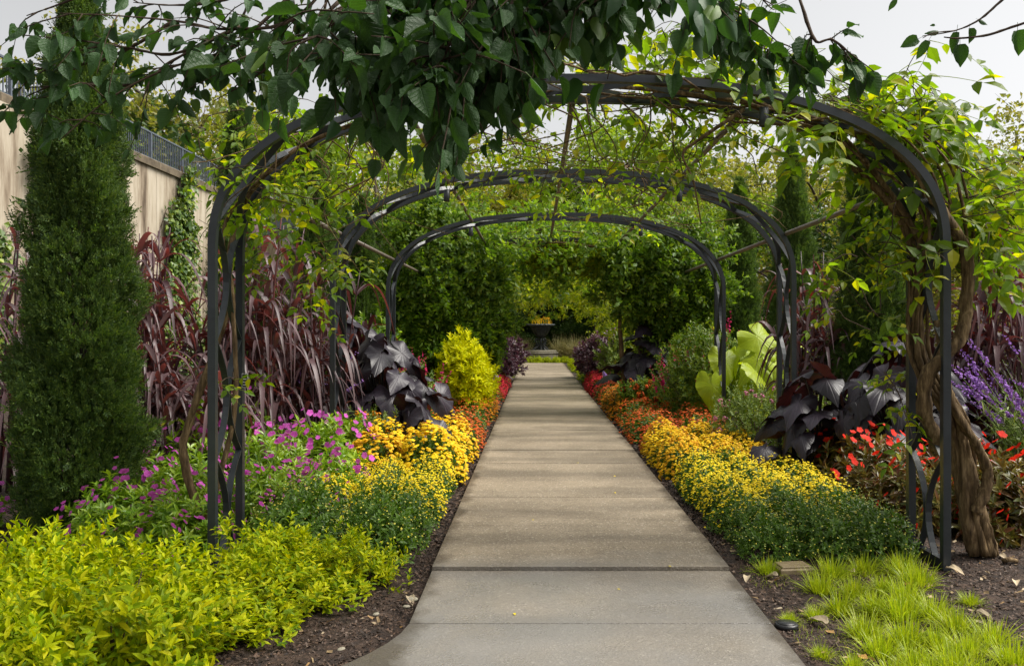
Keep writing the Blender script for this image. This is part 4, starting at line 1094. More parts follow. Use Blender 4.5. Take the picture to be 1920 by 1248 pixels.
# ================================================================== ELEPHANT EARS
def ear_mesh(mat, seed, droop, fold):
    """arrow-shaped leaf: rings about the leaf-stalk joint, raised midrib, rippled rim, sides folded down"""
    n = 36; rings = [.0, .14, .3, .48, .66, .82, .93, 1.0]
    a = np.arange(n) / n * 2 * math.pi        # angle 0 = tip (+Y)
    d = np.minimum(a, 2 * math.pi - a)
    rad = np.interp(d, [0, .10, .3, .7, 1.2, 1.8, 2.3, 2.65, 2.9, 3.05, math.pi], [.84, .72, .53, .42, .39, .41, .46, .47, .36, .16, .05])
    V = []
    for r in rings:
        x = np.sin(a) * rad * r; y = np.cos(a) * rad * r
        z = -droop * np.where(y > 0, y ** 2, .7 * y ** 2) - fold * x ** 2 - .10 * fold * np.abs(x)
        ven = np.cos(a * 14) * .005 * r * (1 - .4 * r)
        z = z + ven + .045 * r ** 3 * np.sin(a * 4 + seed) + .030 * r ** 4 * np.sin(a * 7 + seed) + .016 * r ** 4 * np.sin(a * 11 + 2 * seed)
        V.append(np.stack([x, y, z], 1))
    V = np.concatenate(V); k = len(rings)
    i = np.arange(k - 1)[:, None] * n; j = np.arange(n)[None]; m = (j + 1) % n
    mb = MB(); mb.add(V, np.stack([i + m, i + j, i + n + j, i + n + m], -1).reshape(-1, 4), 0, True)
    return mb.mesh('leaf', mat)
EARS = {m: [ear_mesh(M[m], s, d, c) for s, d, c in ((1, .35, .45), (2, .7, .75), (3, .5, .25), (4, .2, .6))] for m in ('black_leaf', 'lime_ear')}
def elephant_ear(label, mat, loc, H, nl, L, spread, tilt=(.15, 1.15), face=None, group=None):
    t = thing('elephant_ear', label, 'foliage plant', loc, 0, group)
    st = MB()
    for k in range(nl):
        a = k * 2.4 + rng.normal(0, .3); u = math.sqrt((k + .5) / nl)
        r = spread * u * rng.uniform(.85, 1.1); h = H * (1 - .62 * u ** 1.6) * rng.uniform(.85, 1.08)
        e = np.array((math.cos(a) * r, math.sin(a) * r, max(h, .22)))
        p = spline([(math.cos(a) * .06, math.sin(a) * .06, -.02), e * np.array((.35, .35, .7)), e], 8)
        tube(st, p, np.linspace(.016, .008, 8), 5)
        s_ = L * rng.uniform(.72, 1.15)
        pitch = -rng.uniform(*tilt)                    # tip hangs down and outwards
        yaw = a - math.pi / 2 + rng.normal(0, .35)
        if face is not None: yaw = face + rng.normal(0, .75)
        ob('leaf', EARS[mat][rng.integers(4)], t, e, (pitch, rng.normal(0, .28), yaw), (s_ * rng.uniform(.82, 1.05), s_, s_))
    ob('stems', st.mesh('stems', M['black_leaf' if mat == 'black_leaf' else 'lime_ear']), t, kind='stuff')
    return t
EG = 'black elephant ears'
elephant_ear('black elephant ear spilling beside the second arch leg, wall side', 'black_leaf', (-1.85, 10.0, 0), 1.40, 50, .45, .80, group=EG)
elephant_ear('black elephant ear behind its neighbour at the second arch, wall side', 'black_leaf', (-2.35, 10.7, 0), 1.55, 24, .50, .6, group=EG)
elephant_ear('low black elephant ear drooping over the golden chrysanthemums', 'black_leaf', (-1.35, 9.35, 0), .78, 9, .46, .38, group=EG)
elephant_ear('black elephant ear behind the scarlet balsams and near arch leg', 'black_leaf', (3.45, 8.2, 0), 1.38, 44, .42, .80, group=EG)
elephant_ear('black elephant ear reaching towards the second arch leg, slope side', 'black_leaf', (2.75, 8.35, 0), 1.05, 26, .42, .55, group=EG)
elephant_ear('black elephant ear under the violet salvia and vine trunk', 'black_leaf', (3.95, 8.75, 0), 1.4, 18, .46, .6, group=EG)
elephant_ear('far black elephant ear beside the orange bedding, slope side', 'black_leaf', (1.98, 15.3, 0), 1.62, 28, .50, .66, (.1, .85), group=EG)
elephant_ear('lime elephant ear with huge upright leaves by the second arch leg', 'lime_ear', (3.1, 12.4, 0), 1.38, 16, .70, .68, (.35, 1.25), math.pi, group='lime elephant ears')
elephant_ear('lime elephant ear behind the second arch leg', 'lime_ear', (4.1, 12.9, 0), 1.35, 7, .62, .5, (.45, 1.3), math.pi, group='lime elephant ears')
elephant_ear('solitary lime elephant ear beside the rose-red salvia', 'lime_ear', (2.42, 15.0, 0), 1.1, 5, .66, .28, (.8, 1.5), math.pi, group='lime elephant ears')

# ================================================================== GRASSES BY THE URN
def tuft(n, L, W, spread, droop, mat, segs=5, base=.1):
    a = rng.uniform(0, 6.28, n); el = np.abs(rng.normal(0, spread, n))
    D = np.stack([np.cos(a) * np.sin(el), np.sin(a) * np.sin(el), np.cos(el)], 1)
    P = np.stack([np.cos(a) * base * rng.random(n), np.sin(a) * base * rng.random(n), np.full(n, -.03)], 1)
    mb = MB(); ribbons(mb, P, D, L * rng.uniform(.55, 1.1, n), droop * rng.uniform(.5, 1.5, n), W, segs)
    return mb.mesh('blades', M[mat])
tan = thing('tan_grass', '', 'ornamental grass'); ob('blades', tuft(700, 1.75, .02, .45, .42, 'tan_grass', 6, .3), tan, kind='stuff'); TAN = Proto(tan)
for i, (x, y, lab) in enumerate([(-2.3, 41.5, 'outermost, wall side'), (-1.5, 42.5, 'next to outermost, wall side'), (-.75, 43.5, 'touching the urn base, wall side'), (1.25, 43.5, 'touching the urn base, slope side'), (2.0, 42.5, 'next to outermost, slope side'), (2.8, 41.5, 'outermost, slope side'), (-1.1, 45, 'behind the urn, wall side'), (1.7, 45, 'behind the urn, slope side')]):
    TAN.put((x, y, 0), rng.uniform(0, 6), f'fine tan grass clump by the iron urn, {lab}', 'tan grasses around the urn', rng.uniform(.9, 1.12))
# urn planting
for x, y, k, lab in [(-.18, -.05, 'golden', 'yellow chrysanthemum in the iron urn'), (.25, 0, 'amber', 'amber chrysanthemum in the iron urn beside the yellow one')]:
    MUM[k][0].put((ux + x, uy + y, 1.68), 0, lab, 'chrysanthemums in the urn', 1.15)

# ================================================================== GOLDEN SEDGE AND SOIL LITTER
SED = []
for v in range(3):
    t = thing('golden_sedge', '', 'grass tuft'); ob('blades', tuft(330, .25, .0065, .62, .35, 'sedge', 5, .07), t, kind='stuff'); SED.append(Proto(t))
sed = [(1500, 1062), (1440, 1062), (1560, 1068), (1620, 1062), (1690, 1062), (1540, 1095), (1600, 1100), (1660, 1095), (1700, 1110), (1720, 1082), (1640, 1130), (1690, 1140), (1750, 1140), (1575, 1130),
       (1820, 1118), (1795, 1165), (1480, 1150), (1530, 1142), (1620, 1175), (1700, 1190), (1760, 1195), (1820, 1210), (1650, 1210), (1720, 1235), (1790, 1240), (1540, 1215), (1600, 1235), (1860, 1190), (1680, 1262), (1760, 1270), (1840, 1262), (1900, 1230)]
SROW = {}
for i, (px, py) in enumerate(sed):
    Y = 2400 / (py - 617); s = (.55 if i in (0, 1, 16, 17, 25, 26, 14) else 1.0) * rng.uniform(.8, 1.15)
    if i == 1: s = .8
    r = min(int((py - 1050) / 45), 4); SROW[r] = SROW.get(r, 0) + 1
    where = ['against the budding chrysanthemums', 'just in front of the rear tufts', 'in the middle of the sedge patch', 'in the front half of the sedge patch', 'nearest the camera'][r]
    SED[i % 3].put((X_(px, Y), Y, -.045), rng.uniform(0, 6), f'golden sedge tuft {where}, {ORD[SROW[r] - 1]} tuft there', 'golden sedge tufts on the dark mulch', s)
# bark chips and leaf fragments on the soil
def chips(n, xr, yr, name, mat, sz, zoff=.0):
    x = rng.uniform(*xr, n); y = rng.uniform(*yr, n); k = (x < [0][0] + np.array([left_edge(v) - .02 for v in y])) | (x > PR + .02); x, y = x[k], y[k]; n = len(x)
    z = -.045 + .018 * np.sin(x * 3.1 + 1.3 * np.sin(y * 2.2)) * np.sin(y * 2.7 + x)
    a = rng.uniform(0, 6.28, n); D = np.stack([np.cos(a), np.sin(a), rng.normal(0, .3, n)], 1); N = np.stack([rng.normal(0, .45, n), rng.normal(0, .45, n), np.ones(n)], 1)
    mb = MB(); scatter(mb, CHIP, np.stack([x, y, z + zoff + rng.uniform(0, .012, n)], 1), D, N, sz * rng.uniform(.4, 1.5, n), rng.uniform(.25, .6, n))
    ob(name, mb.mesh(name, M[mat]), kind='stuff')
chips(42000, (1.2, 5.2), (3.4, 7.2), 'bark_mulch', 'chip', .017)
chips(22000, (-2.6, -.6), (3.0, 6.0), 'bark_mulch', 'chip', .017)
chips(9000, (1.2, 1.6), (6, 16), 'bark_mulch', 'chip', .03)
chips(5000, (-.95, -.6), (6, 16), 'bark_mulch', 'chip', .03)
chips(420, (1.2, 4.6), (3.5, 6.6), 'leaf_litter', 'dry', .035, .008)
chips(90, (-1.9, -.65), (3.3, 5.4), 'leaf_litter', 'dry', .03, .008)
mb = MB(); n = 2600
x = rng.uniform(1.25, 2.3, n); y = rng.uniform(3.6, 5.5, n); c = np.sin(x * 5) * np.sin(y * 6 + x) > .15; x, y = x[c], y[c]
ribbons(mb, np.stack([x, y, np.full(len(x), -.05)], 1), np.stack([rng.normal(0, .5, len(x)), rng.normal(0, .5, len(x)), np.ones(len(x))], 1), rng.uniform(.02, .06, len(x)), .3, .004, 2)
ob('grass_seedlings', mb.mesh('grass_seedlings', M['sedge']), kind='stuff')
mb = MB(); scatter(mb, BROAD[1], [(0, -.05, .012)], [(0, 1, .1)], [(0, 0, 1)], [.11], .62); DRY1 = mb.mesh('fallen_leaf', M['dry'])
for px, py, lab in [(1700, 1052, 'just in front of the near arch foot'), (1905, 1082, 'at the outer edge of the bare mulch'), (1845, 1142, 'beside the lone golden sedge tuft'), (1445, 1072, 'by the tan valve box'),
                    (1590, 1062, 'between the sedge and the budding chrysanthemums'), (1880, 1035, 'beyond the gnarled vine base'), (1535, 1152, 'among the small sedge tufts'), (770, 1114, 'between the golden shrubs and path edge'),
                    (1400, 1075, 'nearest the path joint'), (1790, 1060, 'on open mulch before the arch foot')]:
    Y = 2400 / (py - 617)
    tag(ob('fallen_leaf', DRY1, None, (X_(px, Y), Y, -.03), (rng.normal(0, .15), rng.normal(0, .15), rng.uniform(0, 6)), rng.uniform(.6, 1.1)), f'dry pale fallen leaf on the mulch {lab}', 'leaf', 'fallen leaves on the mulch')
mb = MB(); scatter(mb, T6, [(0, -.5, .006)], [(0, 1, .12)], [(.1, 0, 1)], [1.0], .6); YL = mb.mesh('fallen_leaf', M['yellow'])
for px, py, s_, lab in [(965, 1144, .022, 'on the second nearest slab'), (1083, 868, .03, 'on the joint between the yellow chrysanthemums'), (1152, 893, .03, 'on the slab beside the half-open chrysanthemums'),
                        (1153, 924, .026, 'near the slope-side path edge'), (1255, 1062, .02, 'lying on the sunken joint'), (1160, 1098, .016, 'small, on the wet slab'), (1000, 975, .018, 'in the middle of the path near the arch')]:
    Y = 2400 / (py - 617)
    tag(ob('fallen_leaf', YL, None, (X_(px, Y), Y, .004 if Y > 5.39 else -.018), (0, 0, rng.uniform(0, 6)), s_ * 1.3), f'tiny yellow leaf {lab}', 'leaf', 'yellow leaves dropped on the path')
# pebbles beside the path
pb = MB(); q = rnd_unit(40); lathe(pb, [(.002, -.5), (.4, -.35), (.5, 0), (.36, .3), (.002, .42)], 9)
PEB = pb.mesh('pebble', M['pedestal'])
for px, py, s, lab in [(772, 1113, .05, 'largest, lying in the soil beside the path flare'), (762, 1126, .03, 'smaller, next to the largest by the path flare'), (640, 1205, .035, 'lowest, near the golden shrubs'), (705, 1140, .03, 'midway between golden shrubs and path')]:
    Y = 2400 / (py - 617)
    tag(ob('pebble', PEB, None, (X_(px, Y), Y, -.03), (0, 0, rng.uniform(0, 6)), (s * 1.5, s, s * .7)), f'pale pebble {lab}', 'pebble', 'pebbles by the path')
# valve box, path light, flags
vb = thing('valve_box', 'tan plastic valve box lid between the path edge and sedge', 'valve box', (1.63, 5.42, -.05), .12)
mb = MB(); box(mb, -.11, .11, -.08, .08, 0, .05, 0, .008); ob('body', mb.mesh('body', M['box']), vb)
mb = MB(); box(mb, -.095, .095, -.065, .065, .052, .062, 0, .004); ob('lid', mb.mesh('lid', M['box']), vb)
pl = thing('path_light', 'small black round fitting set in the soil at the path edge', 'ground light', (1.30, 4.43, -.05))
mb = MB(); lathe(mb, [(.06, 0), (.06, .022), (.055, .028)], 20); ob('housing', mb.mesh('housing', M['black_plastic']), pl)
mb = MB(); lathe(mb, [(.048, .0285), (.046, .032), (.004, .033)], 20); ob('lens', mb.mesh('lens', M['black_plastic']), pl)
tw = thing('bark_piece', 'short orange-brown stick lying by the gnarled vine base', 'stick', (3.12, 5.62, -.02), .2)
mb = MB(); tube(mb, [(-.05, 0, 0), (0, .005, .004), (.06, 0, -.008)], [.016, .018, .012], 7, lump=.08); ob('wood', mb.mesh('wood', M['wood']), tw)
for x, y, lab in [(-.98, 19.6, 'crimson flowers on the wall side'), (1.55, 19.8, 'crimson flowers on the slope side')]:
    f = thing('marker_flag', f'little violet marker flag among the {lab}', 'flag', (x, y, 0))
    mb = MB(); tube(mb, [(0, 0, 0), (0, 0, .55)], .004, 5); ob('wire', mb.mesh('wire', M['grey_steel']), f)
    mb = MB(); mb.add([(.004, 0, .55), (.13, .012, .42), (.10, -.02, .34), (.004, 0, .34)], np.array([(0, 1, 2, 3)])); mb.add([(.004, .003, .55), (.13, .015, .42), (.10, -.017, .34), (.004, .003, .34)], np.array([(3, 2, 1, 0)])); ob('pennant', mb.mesh('pennant', M['flag']), f)

# ================================================================== IVY ON THE WALL
def ivy(label, ylo, yhi, zlo, zhi, n, taper=1.0):
    t = thing('wall_ivy', label, 'ivy', (WX, 0, 0), 0, 'ivy on the retaining wall')
    nc = n // 14
    u = rng.random(nc); z = zlo + (zhi - zlo) * u; y = (ylo + yhi) / 2 + (yhi - ylo) / 2 * rng.uniform(-1, 1, nc) * (1 - taper * u * .75) + .25 * np.sin(z * 2)
    c = np.stack([np.full(nc, .22), y, z], 1)
    P = np.repeat(c, 14, 0) + rng.normal(0, .16, (nc * 14, 3)) * np.array((.5, 1, 1.2)); P[:, 0] = np.abs(P[:, 0]) + .02
    mb = MB(); scatter(mb, T2, P, rng.normal(0, .5, P.shape) + np.array((.3, 0, -.8)), rng.normal(0, .4, P.shape) + np.array((1, 0, .4)), .17 * rng.uniform(.6, 1.2, len(P)), .9)
    ob('foliage', mb.mesh('foliage', M['ivy']), t, kind='stuff')
    st = MB()
    for k in range(7):
        y0 = rng.uniform(ylo, yhi); tube(st, spline([(.03, y0, 0), (.04, y0 + rng.normal(0, .3), (zlo + zhi) / 2), (.03, (ylo + yhi) / 2 + rng.normal(0, .3), zhi)], 9), np.linspace(.03, .012, 9), 4)
    ob('stem', st.mesh('stem', M['twig']), t)
ivy('ivy sheet on the wall beside the nearest cypress, below the railing corner', 19.6, 23.5, 0, 6.9, 4200, .55)
ivy('triangular ivy patch midway along the wall', 26.0, 30.5, 0, 5.4, 3400, 1.0)
ivy('narrow ivy strip hanging from the coping midway along the wall', 28.3, 29.4, 4.4, 7.0, 900, .2)
ivy('ivy at the wall foot beside the picture edge', 16.5, 19.5, 0, 3.6, 2600, .6)
ivy('ivy on the far end of the wall behind arch vines', 36, 43, 0, 5.6, 4000, .6)

# ================================================================== VINE ON THE NEAREST ARCH
def compound_mesh(mat, seed, pairs, leaf=.088, L=.29):
    q = np.random.default_rng(seed); mb = MB()
    t = np.linspace(0, 1, 8); ax = np.stack([.03 * np.sin(t * 2), t * L, -.10 * L * t * t * 3], 1)
    tube(mb, ax, np.linspace(.0022, .001, 8), 3)
    P, D = [], []
    for k in range(pairs):
        u = .25 + .68 * k / max(1, pairs - 1)
        for s_ in (-1, 1):
            P.append([np.interp(u, t, ax[:, c]) for c in range(3)]); D.append((s_ * .9, .55 + q.normal(0, .15), -.25 + q.normal(0, .2)))
    P.append(ax[-1]); D.append((0, 1, -.5)); n = len(P)
    scatter(mb, T6, P, D, np.array([(0, 0, 1)] * n) + q.normal(0, .3, (n, 3)), leaf * q.uniform(.75, 1.2, n), .58)
    return mb.mesh('leaf', mat)
COMP = [compound_mesh(M['vine'], s, p) for s, p in ((1, 3), (2, 4), (3, 3), (4, 4), (5, 2), (6, 3))]
from mathutils.geometry import intersect_point_tri_2d
def in_poly(x, y, poly):
    c = False; n = len(poly)
    for i in range(n):
        x0, y0 = poly[i]; x1, y1 = poly[(i + 1) % n]
        if (y0 > y) != (y1 > y) and x < (x1 - x0) * (y - y0) / (y1 - y0) + x0: c = not c
    return c
def rnd_in(poly):
    xs = [p[0] for p in poly]; ys = [p[1] for p in poly]
    while True:
        x, y = rng.uniform(min(xs), max(xs)), rng.uniform(min(ys), max(ys))
        if in_poly(x, y, poly): return x, y
def leafy_region(t, st, poly, yr, n, scale=1.0, down=.5, every=3):
    """wandering stems inside a region between two depths, compound leaves along them"""
    made = 0
    while made < n:
        px, py = rnd_in(poly); Y = rng.uniform(*yr); p = at(px, py, Y)
        d = nrm(rng.normal(0, 1, 3) * np.array((1, .6, .6))); pts = [p]
        for k in range(5):
            d = nrm(d + rng.normal(0, .35, 3) + np.array((0, 0, -.08))); pts.append(pts[-1] + d * .10)
        pts = np.array(pts); tube(st, spline(pts, 9), np.linspace(.0045, .0018, 9), 4)
        for k in range(every):
            q = pts[rng.integers(0, 6)]; qx = 1005 + 1600 * q[0] / q[1]; qy = 617 - 1600 * (q[2] - EYE) / q[1]
            a = rng.uniform(0, 6.28)
            dv = Vector((math.cos(a), math.sin(a) * .6, -down * rng.uniform(.2, 1.6) + .2)).normalized()
            up = Vector((rng.normal(0, .45), rng.normal(0, .45) - .25, 1)); xa = dv.cross(up).normalized(); za = xa.cross(dv)
            from mathutils import Matrix
            e = Matrix((xa, dv, za)).transposed().to_euler()
            ob('leaf', COMP[rng.integers(6)], t, q, (e[0], e[1], e[2]), scale * rng.uniform(.75, 1.2)); made += 1
def woody(st, pts, r0, r1, n=40, lump=.12, sides=8, pw=1.0):
    tube(st, spline([at(*p) for p in pts], n), r0 + (r1 - r0) * np.linspace(0, 1, n) ** pw, sides, lump=lump)
vr = thing('climbing_vine', 'woody vine with twisted trunks up the slope-side leg and crown of the nearest arch', 'climbing vine')
g = MB()
woody(g, [(1838, 1036, 5.80), (1815, 930, 5.80), (1802, 830, 5.80), (1788, 775, 5.78), (1748, 722, 5.8), (1722, 640, 5.85), (1725, 540, 5.85), (1742, 470, 5.8), (1765, 400, 5.75), (1740, 345, 5.75), (1690, 298, 5.75), (1600, 252, 5.75), (1500, 215, 5.75), (1380, 190, 5.75), (1250, 172, 5.75), (1120, 160, 5.75)], .05, .013, 90, .10, 10, .45)
for dx, r in ((14, .045), (-10, .035), (22, .03)): woody(g, [(1838 + dx * 1.3, 1040, 5.78), (1822 + dx, 960, 5.76), (1810 + dx * .3, 860, 5.78), (1796, 790, 5.78)], r, r * .6, 24, .15)
core = spline([at(*p) for p in [(1838, 1036, 5.80), (1815, 930, 5.80), (1802, 830, 5.80), (1788, 775, 5.78), (1748, 722, 5.8), (1722, 640, 5.85), (1725, 540, 5.85), (1742, 470, 5.8), (1765, 400, 5.75), (1740, 345, 5.75)]], 70)
for k in range(16):
    ph = k * .393 + rng.normal(0, .15); tws = np.linspace(0, rng.uniform(2.0, 3.4), 70); rr = (.054 + (.032 - .054) * np.linspace(0, 1, 70) ** .7) * rng.uniform(.82, 1.0)
    off = np.stack([np.cos(ph + tws) * rr, np.sin(ph + tws) * rr, 0 * rr], 1) + np.cumsum(rng.normal(0, .0025, (70, 3)), 0)
    off *= np.interp(np.arange(70), [0, 6, 69], [1.25, 1.0, 1.0])[:, None]
    tube(g, core + off, np.linspace(rng.uniform(.016, .03), .009, 70), 5, lump=.14)
TRUNK = ob('trunk', g.mesh('trunk', M['wood']), vr)
g = MB()
woody(g, [(1828, 960, 5.72), (1852, 900, 5.72), (1838, 845, 5.7), (1790, 765, 5.66), (1768, 690, 5.64), (1756, 600, 5.64)], .04, .02, 40)
woody(g, [(1765, 845, 5.66), (1736, 775, 5.62), (1742, 700, 5.58), (1800, 632, 5.56), (1813, 560, 5.6), (1816, 480, 5.6), (1790, 430, 5.62), (1745, 365, 5.64), (1700, 300, 5.66), (1640, 248, 5.66), (1540, 205, 5.66), (1420, 178, 5.66)], .05, .02, 70)
woody(g, [(1725, 520, 5.9), (1700, 430, 5.95), (1660, 370, 5.95), (1600, 310, 5.95), (1540, 250, 5.9), (1480, 210, 5.85), (1400, 195, 5.8)], .032, .014, 40)
woody(g, [(1735, 470, 5.85), (1690, 390, 5.9), (1620, 300, 5.92), (1560, 240, 5.88), (1500, 225, 5.84)], .024, .012, 30)
for k in range(8):
    u0 = rng.uniform(.22, .34); u1 = rng.uniform(.45, .72); us = np.linspace(u0, u1, 24); p = arch_pt(us); j = np.cumsum(rng.normal(0, .028, (24, 3)), 0)
    tube(g, np.stack([p[:, 0] + j[:, 0], ARCH_Y[0] + .25 + rng.normal(0, .12) + j[:, 1], p[:, 1] + j[:, 2] + rng.normal(0, .05)], 1), np.linspace(rng.uniform(.008, .014), .004, 24), 5, lump=.1)
for k in range(16):       # loose hanging strands under the crown
    px = rng.uniform(880, 1480); y = rng.uniform(5.5, 6.1)
    woody(g, [(px, 185, y), (px + rng.normal(0, 60), 240, y), (px + rng.normal(0, 90), 300, y + .1), (px + rng.normal(0, 130), rng.uniform(290, 380), y + .2)], .006, .002, 14, .05, 4)
woody(g, [(1395, 205, 5.7), (1310, 262, 5.7), (1280, 290, 5.72), (1300, 340, 5.75), (1315, 420, 5.8)], .014, .004, 24)
ob('stem', g.mesh('stem', M['wood']), vr)
st = MB()
# regions are given where they grow on the arch: photograph outline + depth range
vs = thing('climbing_vine', 'dense sunlit vine foliage bulging over the outer shoulder of the nearest arch', 'climbing vine')
g2 = MB()
for k in range(7):
    y = rng.uniform(5.6, 6.2); dx = rng.normal(0, 25)
    woody(g2, [(1800 + dx, 470, y), (1790 + dx, 380, y), (1760 + dx, 300, y), (1680 + dx, 230, y), (1570 + dx, 180, y)], .012, .004, 30, .12, 5)
woody(g2, [(1805, 640, 5.75), (1812, 560, 5.75), (1800, 460, 5.8)], .02, .012, 20, .1, 6)
ob('stem', g2.mesh('stem', M['wood']), vs)
st2 = MB()
leafy_region(vs, st2, [(1470, 205), (1600, 150), (1740, 140), (1830, 220), (1855, 300), (1865, 430), (1800, 440), (1700, 300), (1600, 215)], (5.75, 6.6), 225, 1.45)
leafy_region(vs, st2, [(1740, 400), (1840, 330), (1890, 400), (1840, 490), (1780, 470)], (5.4, 6.2), 66, 1.25)
ob('twigs', st2.mesh('twigs', M['twig']), vs, kind='stuff')
leafy_region(vr, st, [(880, 150), (1000, 70), (1280, 40), (1450, 70), (1560, 190), (1400, 180), (1280, 125), (1100, 110)], (5.75, 6.8), 140, 1.3)
leafy_region(vr, st, [(1300, 200), (1470, 205), (1440, 260), (1200, 290), (900, 300), (900, 200)], (5.5, 6.5), 70, .95)
leafy_region(vr, st, [(1560, 420), (1700, 370), (1720, 520), (1650, 560), (1710, 640), (1700, 760), (1650, 790), (1630, 600)], (5.4, 6.0), 52, .85)
ob('twigs', st.mesh('twigs', M['twig']), vr, kind='stuff')
vl = thing('climbing_vine', 'light yellow-green vine on the wall-side shoulder of the nearest arch', 'climbing vine')
g = MB()
woody(g, [(385, 1000, 5.9), (345, 860, 5.9), (355, 790, 5.9), (420, 600, 5.9), (430, 480, 5.9), (445, 420, 5.95), (470, 360, 5.95), (540, 290, 5.9), (640, 240, 5.85), (760, 205, 5.8)], .03, .012, 60)
woody(g, [(378, 1000, 5.88), (410, 900, 5.86), (440, 760, 5.86), (435, 560, 5.86), (418, 440, 5.9), (455, 370, 5.9), (560, 275, 5.85)], .022, .009, 50)
for k in range(14):
    px = rng.uniform(470, 720); y = rng.uniform(5.5, 6.3)
    woody(g, [(px, 250, y), (px + rng.normal(0, 50), 320, y), (px + rng.normal(0, 70), 390, y), (px + rng.normal(0, 90), rng.uniform(400, 520), y)], .006, .002, 14, .05, 4)
woody(g, [(560, 250, 5.8), (480, 275, 5.6), (400, 300, 5.4), (360, 305, 5.3)], .006, .003, 14, .05, 5)
ob('stem', g.mesh('stem', M['wood']), vl)
st = MB()
leafy_region(vl, st, [(430, 410), (480, 300), (560, 230), (700, 240), (730, 330), (610, 400), (560, 470), (470, 470)], (5.6, 6.6), 88, 1.05)
leafy_region(vl, st, [(560, 450), (650, 430), (670, 500), (570, 550)], (5.6, 6.2), 24, .8)
leafy_region(vl, st, [(345, 255), (410, 260), (420, 325), (350, 320)], (5.3, 5.6), 10, .7)
leafy_region(vl, st, [(450, 190), (600, 180), (570, 250), (470, 255)], (5.6, 6.4), 34, .9)
leafy_region(vl, st, [(640, 250), (900, 260), (860, 320), (700, 310)], (5.8, 7.0), 18, .9)
leafy_region(vl, st, [(390, 640), (440, 600), (450, 700), (380, 700)], (5.5, 5.9), 6, .7)
ob('twigs', st.mesh('twigs', M['twig']), vl, kind='stuff')
v2 = thing('climbing_vine', 'thin yellowing vine strands strung over the second arch crown', 'climbing vine')
st = MB(); g = MB()
for k in range(9):
    px = rng.uniform(1050, 1300); woody(g, [(px, 310, 8.9), (px + rng.normal(0, 60), 350, 8.8), (px + rng.normal(0, 110), 395, 8.8), (px + rng.normal(0, 150), 430, 8.9)], .007, .003, 14, .05, 4)
ob('stem', g.mesh('stem', M['wood']), v2)
leafy_region(v2, st, [(1040, 305), (1290, 325), (1280, 420), (1080, 400)], (8.6, 9.6), 20, .9)
leafy_region(v2, st, [(840, 300), (1060, 290), (1040, 340), (860, 350)], (8.6, 9.6), 12, .9)
ob('twigs', st.mesh('twigs', M['twig']), v2, kind='stuff')

# ================================================================== OVERHEAD BRANCHES
LEAFV = []
for b_ in BROAD:
    mb = MB(); scatter(mb, b_, [(0, .18, -.03)], [(0, 1, 0)], [(0, 0, 1)], [1.0], (.78, .58, .70, .50, .66)[len(LEAFV)], 0, True)
    tube(mb, [(0, -.12, .02), (0, .04, 0), (0, .2, -.03)], [.012, .011, .012], 3)
    LEAFV.append(mb.mesh('leaf', M['canopy']))
from mathutils import Matrix
def place_leaf(t, p, dv, size, limit, extra):
    dv = Vector(dv).normalized(); up = Vector((rng.normal(0, .5), rng.normal(0, .5) - .35, 1)); xa = dv.cross(up)
    if xa.length < .05: xa = Vector((1, 0, 0))
    xa.normalize(); za = xa.cross(dv)
    if limit[0] > 0:
        limit[0] -= 1; e = Matrix((xa, dv, za)).transposed().to_euler()
        ob('leaf', LEAFV[rng.integers(5)], t, p, (e[0], e[1], e[2]), size)
    else: extra.append((p, dv, za, size))
def overhang(label, branches, leaf, density, cap=300, spread=.22):
    t = thing('overhanging_branch', label, 'branch', (0, 0, 0), 0, 'branches hanging over the path')
    g = MB(); limit = [cap]; extra = []; spots = []
    for br in branches:
        pts = spline([at(*p) for p in br], 26); L = np.linalg.norm(np.diff(pts, axis=0), axis=1).sum()
        tube(g, pts, np.linspace(.008, .0025, 26), 5, lump=.16)
        for k in range(max(2, int(L * density))):
            u = rng.uniform(.08, 1); b = pts[int(u * 25)]; tg = nrm(np.gradient(pts, axis=0)[int(u * 25)])
            d = nrm(tg * .7 + rng.normal(0, .65, 3) + np.array((0, 0, -.12))); tl = spread * rng.uniform(.5, 1.5)
            tw = spline([b, b + d * tl * .5 + rng.normal(0, .015, 3), b + d * tl + np.array((0, 0, -.18 * tl))], 7)
            tube(g, tw, np.linspace(.0035, .0015, 7), 4)
            for j in range(5): spots.append((tw[min(6, 1 + j + rng.integers(0, 2))], d, j))
    # nearest to the camera first, so that the single leaf objects are the largest in view
    spots.sort(key=lambda s_: s_[0][1] + (9 if s_[0][2] > Z_(-20, s_[0][1]) else 0))
    for p, d, j in spots:
        sd = np.cross(d, (0, 0, 1.0)) * (1 if j % 2 else -1)
        place_leaf(t, p, nrm(d * .45 + sd * .55 + np.array((0, 0, -.75 * rng.uniform(.2, 1.3))) + rng.normal(0, .2, 3)), leaf * rng.uniform(.55, 1.3), limit, extra)
    ob('stem', g.mesh('stem', M['twig']), t)
    if extra:
        mb = MB(); P = np.array([e[0] for e in extra]); D = np.array([e[1] for e in extra]); N = np.array([e[2] for e in extra]); Sz = np.array([e[3] for e in extra])
        for v in range(5):
            k = np.arange(len(P)) % 5 == v; scatter(mb, BROAD[v], P[k] + nrm(D[k]) * (Sz[k] * .18)[:, None], D[k], N[k], Sz[k], .72, 0, True)
        ob('foliage', mb.mesh('foliage', M['canopy']), t, kind='stuff')
    return t
